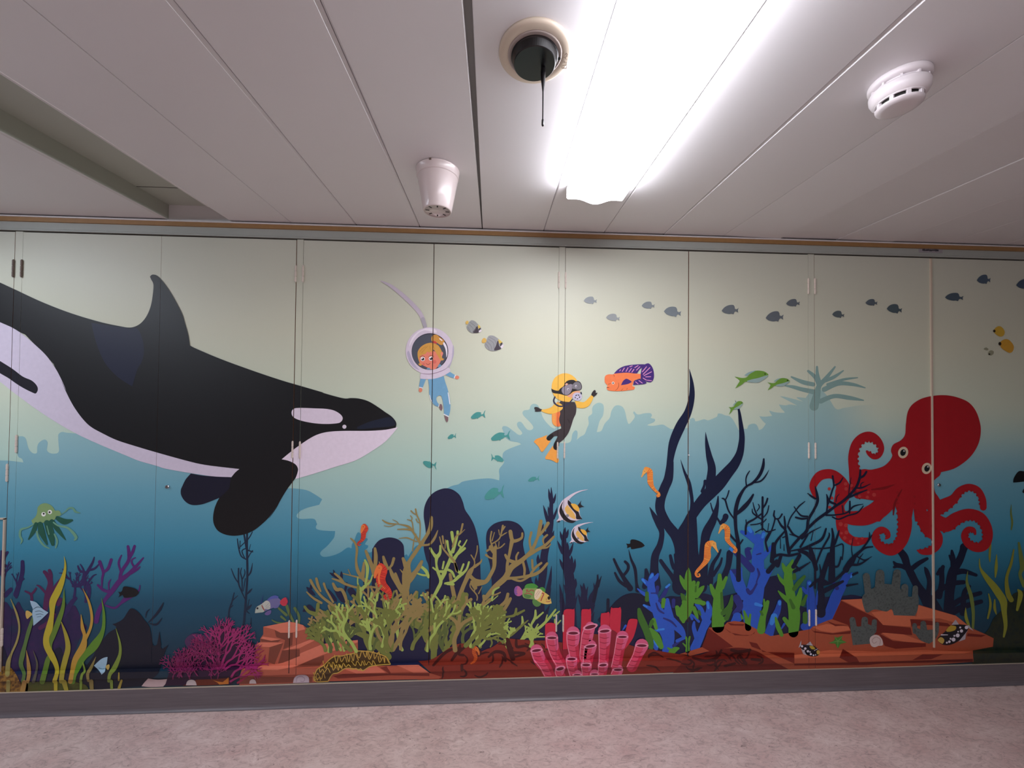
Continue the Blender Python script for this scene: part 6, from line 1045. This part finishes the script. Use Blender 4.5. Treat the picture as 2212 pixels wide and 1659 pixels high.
a0 = on_ceiling(1173.5, 147, H - .0275) - pc
bm = bmesh.new(); lathe(bm, [(.0052, -.027), (.0058, -.040), (.0050, -.058), (.0030, -.074), (.0018, -.084), (.0016, -.148), (.0028, -.150), (.0030, -.162), (.0022, -.1645)], a0.x, a0.y, 0, 24)
mesh_obj('aerial', bm, M_BLACK, sen, smooth=True)
fc = bpy.data.curves.new('lettering', 'FONT'); fc.body = 'ELPAS'; fc.size = .0158; fc.align_x = 'CENTER'; fc.align_y = 'CENTER'; fc.extrude = .0002; fc.space_character = 1.05
tx = bpy.data.objects.new('lettering', fc); C.objects.link(tx); tx.parent = sen
fc.materials.append(plain('sensor_lettering', 'a08f7f', .5))
tx.rotation_euler = (math.pi, 0, -math.pi / 2 - .12); tx.location = (.0722, .010, -.0090)

bpy.context.view_layer.update()
tm = bpy.data.meshes.new_from_object(tx.evaluated_get(bpy.context.evaluated_depsgraph_get()))
tl = link('lettering', tm, sen); tl.rotation_euler = tx.rotation_euler; tl.location = tx.location
bpy.data.objects.remove(tx)

# smoke detector
M_SMOKE = plain('smoke_detector_white', 'e6dfe2', .3, coat=.2)
ps = on_ceiling(1942, 173)
smo = tag(empty('smoke_detector', (ps.x, ps.y, H)), 'white two-tier smoke detector with dark slots on the ceiling planks', 'smoke detector')
bm = bmesh.new(); lathe(bm, [(.057, 0), (.0585, -.003), (.0585, -.010), (.0565, -.0145), (.050, -.0165)], 0, 0, 0, 64)
mesh_obj('base', bm, M_SMOKE, smo, smooth=True)
bm = bmesh.new(); lathe(bm, [(.047, -.0165), (.047, -.024)], 0, 0, 0, 48, cap0=False, cap1=False)
mesh_obj('neck', bm, M_SMOKE, smo, smooth=True)
for k in range(10):
    bm = bmesh.new(); box(bm, .0465, .0535, -.0022, .0022, -.024, -.0165)
    lg = mesh_obj('lug', bm, M_SMOKE, smo); lg.rotation_euler[2] = math.radians(36 * k + 10)
bm = bmesh.new(); lathe(bm, [(.050, -.0232), (.055, -.0242), (.0568, -.028), (.0560, -.038), (.0520, -.047), (.0480, -.0515), (.0455, -.0525)], 0, 0, 0, 64, cap1=False)
mesh_obj('head', bm, M_SMOKE, smo, smooth=True)
bm = bmesh.new(); lathe(bm, [(.0395, -.052), (.0380, -.064)], 0, 0, 0, 48, cap0=True, cap1=True)
mesh_obj('chamber', bm, M_SLOT, smo, smooth=True)
for k in range(9):
    bm = bmesh.new(); box(bm, .0375, .0448, -.0040, .0040, -.0645, -.051, bev=.001)
    rb = mesh_obj('rib', bm, M_SMOKE, smo); rb.rotation_euler[2] = math.radians(40 * k + 4)
bm = bmesh.new(); lathe(bm, [(.0460, -.0515), (.0462, -.054), (.0440, -.055), (.0400, -.054)], 0, 0, 0, 64, cap0=False, cap1=False)
mesh_obj('ring', bm, M_SMOKE, smo, smooth=True)
bm = bmesh.new(); lathe(bm, [(.0400, -.0632), (.0448, -.0640), (.0440, -.0672), (.0400, -.0705), (.030, -.0722)], 0, 0, 0, 64)
mesh_obj('cap', bm, M_SMOKE, smo, smooth=True)

# label plate on the fascia
p0, p1 = on_wall(1985, 534, -.0075), on_wall(2036, 547, -.0075)
lb = tag(boxobj('label_plate', (p0.x, p1.x, -.0078, -.006, p1.z + .001, p0.z - .001), plain('label_white', '9c979c', .5), bev=.0004), 'small white label plate with dark faded print on the fascia', 'label')
w_ = p1.x - p0.x; hgt = p0.z - p1.z
M_LBL = plain('label_print', '33303a', .6)
bm = bmesh.new(); rr = random.Random(3); xx = p0.x + w_ * .14
while xx < p1.x - w_ * .18:
    ww = rr.uniform(.004, .009); box(bm, xx, xx + ww, -.0082, -.0077, p1.z + hgt * rr.uniform(.30, .38), p0.z - hgt * rr.uniform(.28, .40)); xx += ww + rr.uniform(.0006, .0016)
mesh_obj('print', bm, M_LBL, lb)
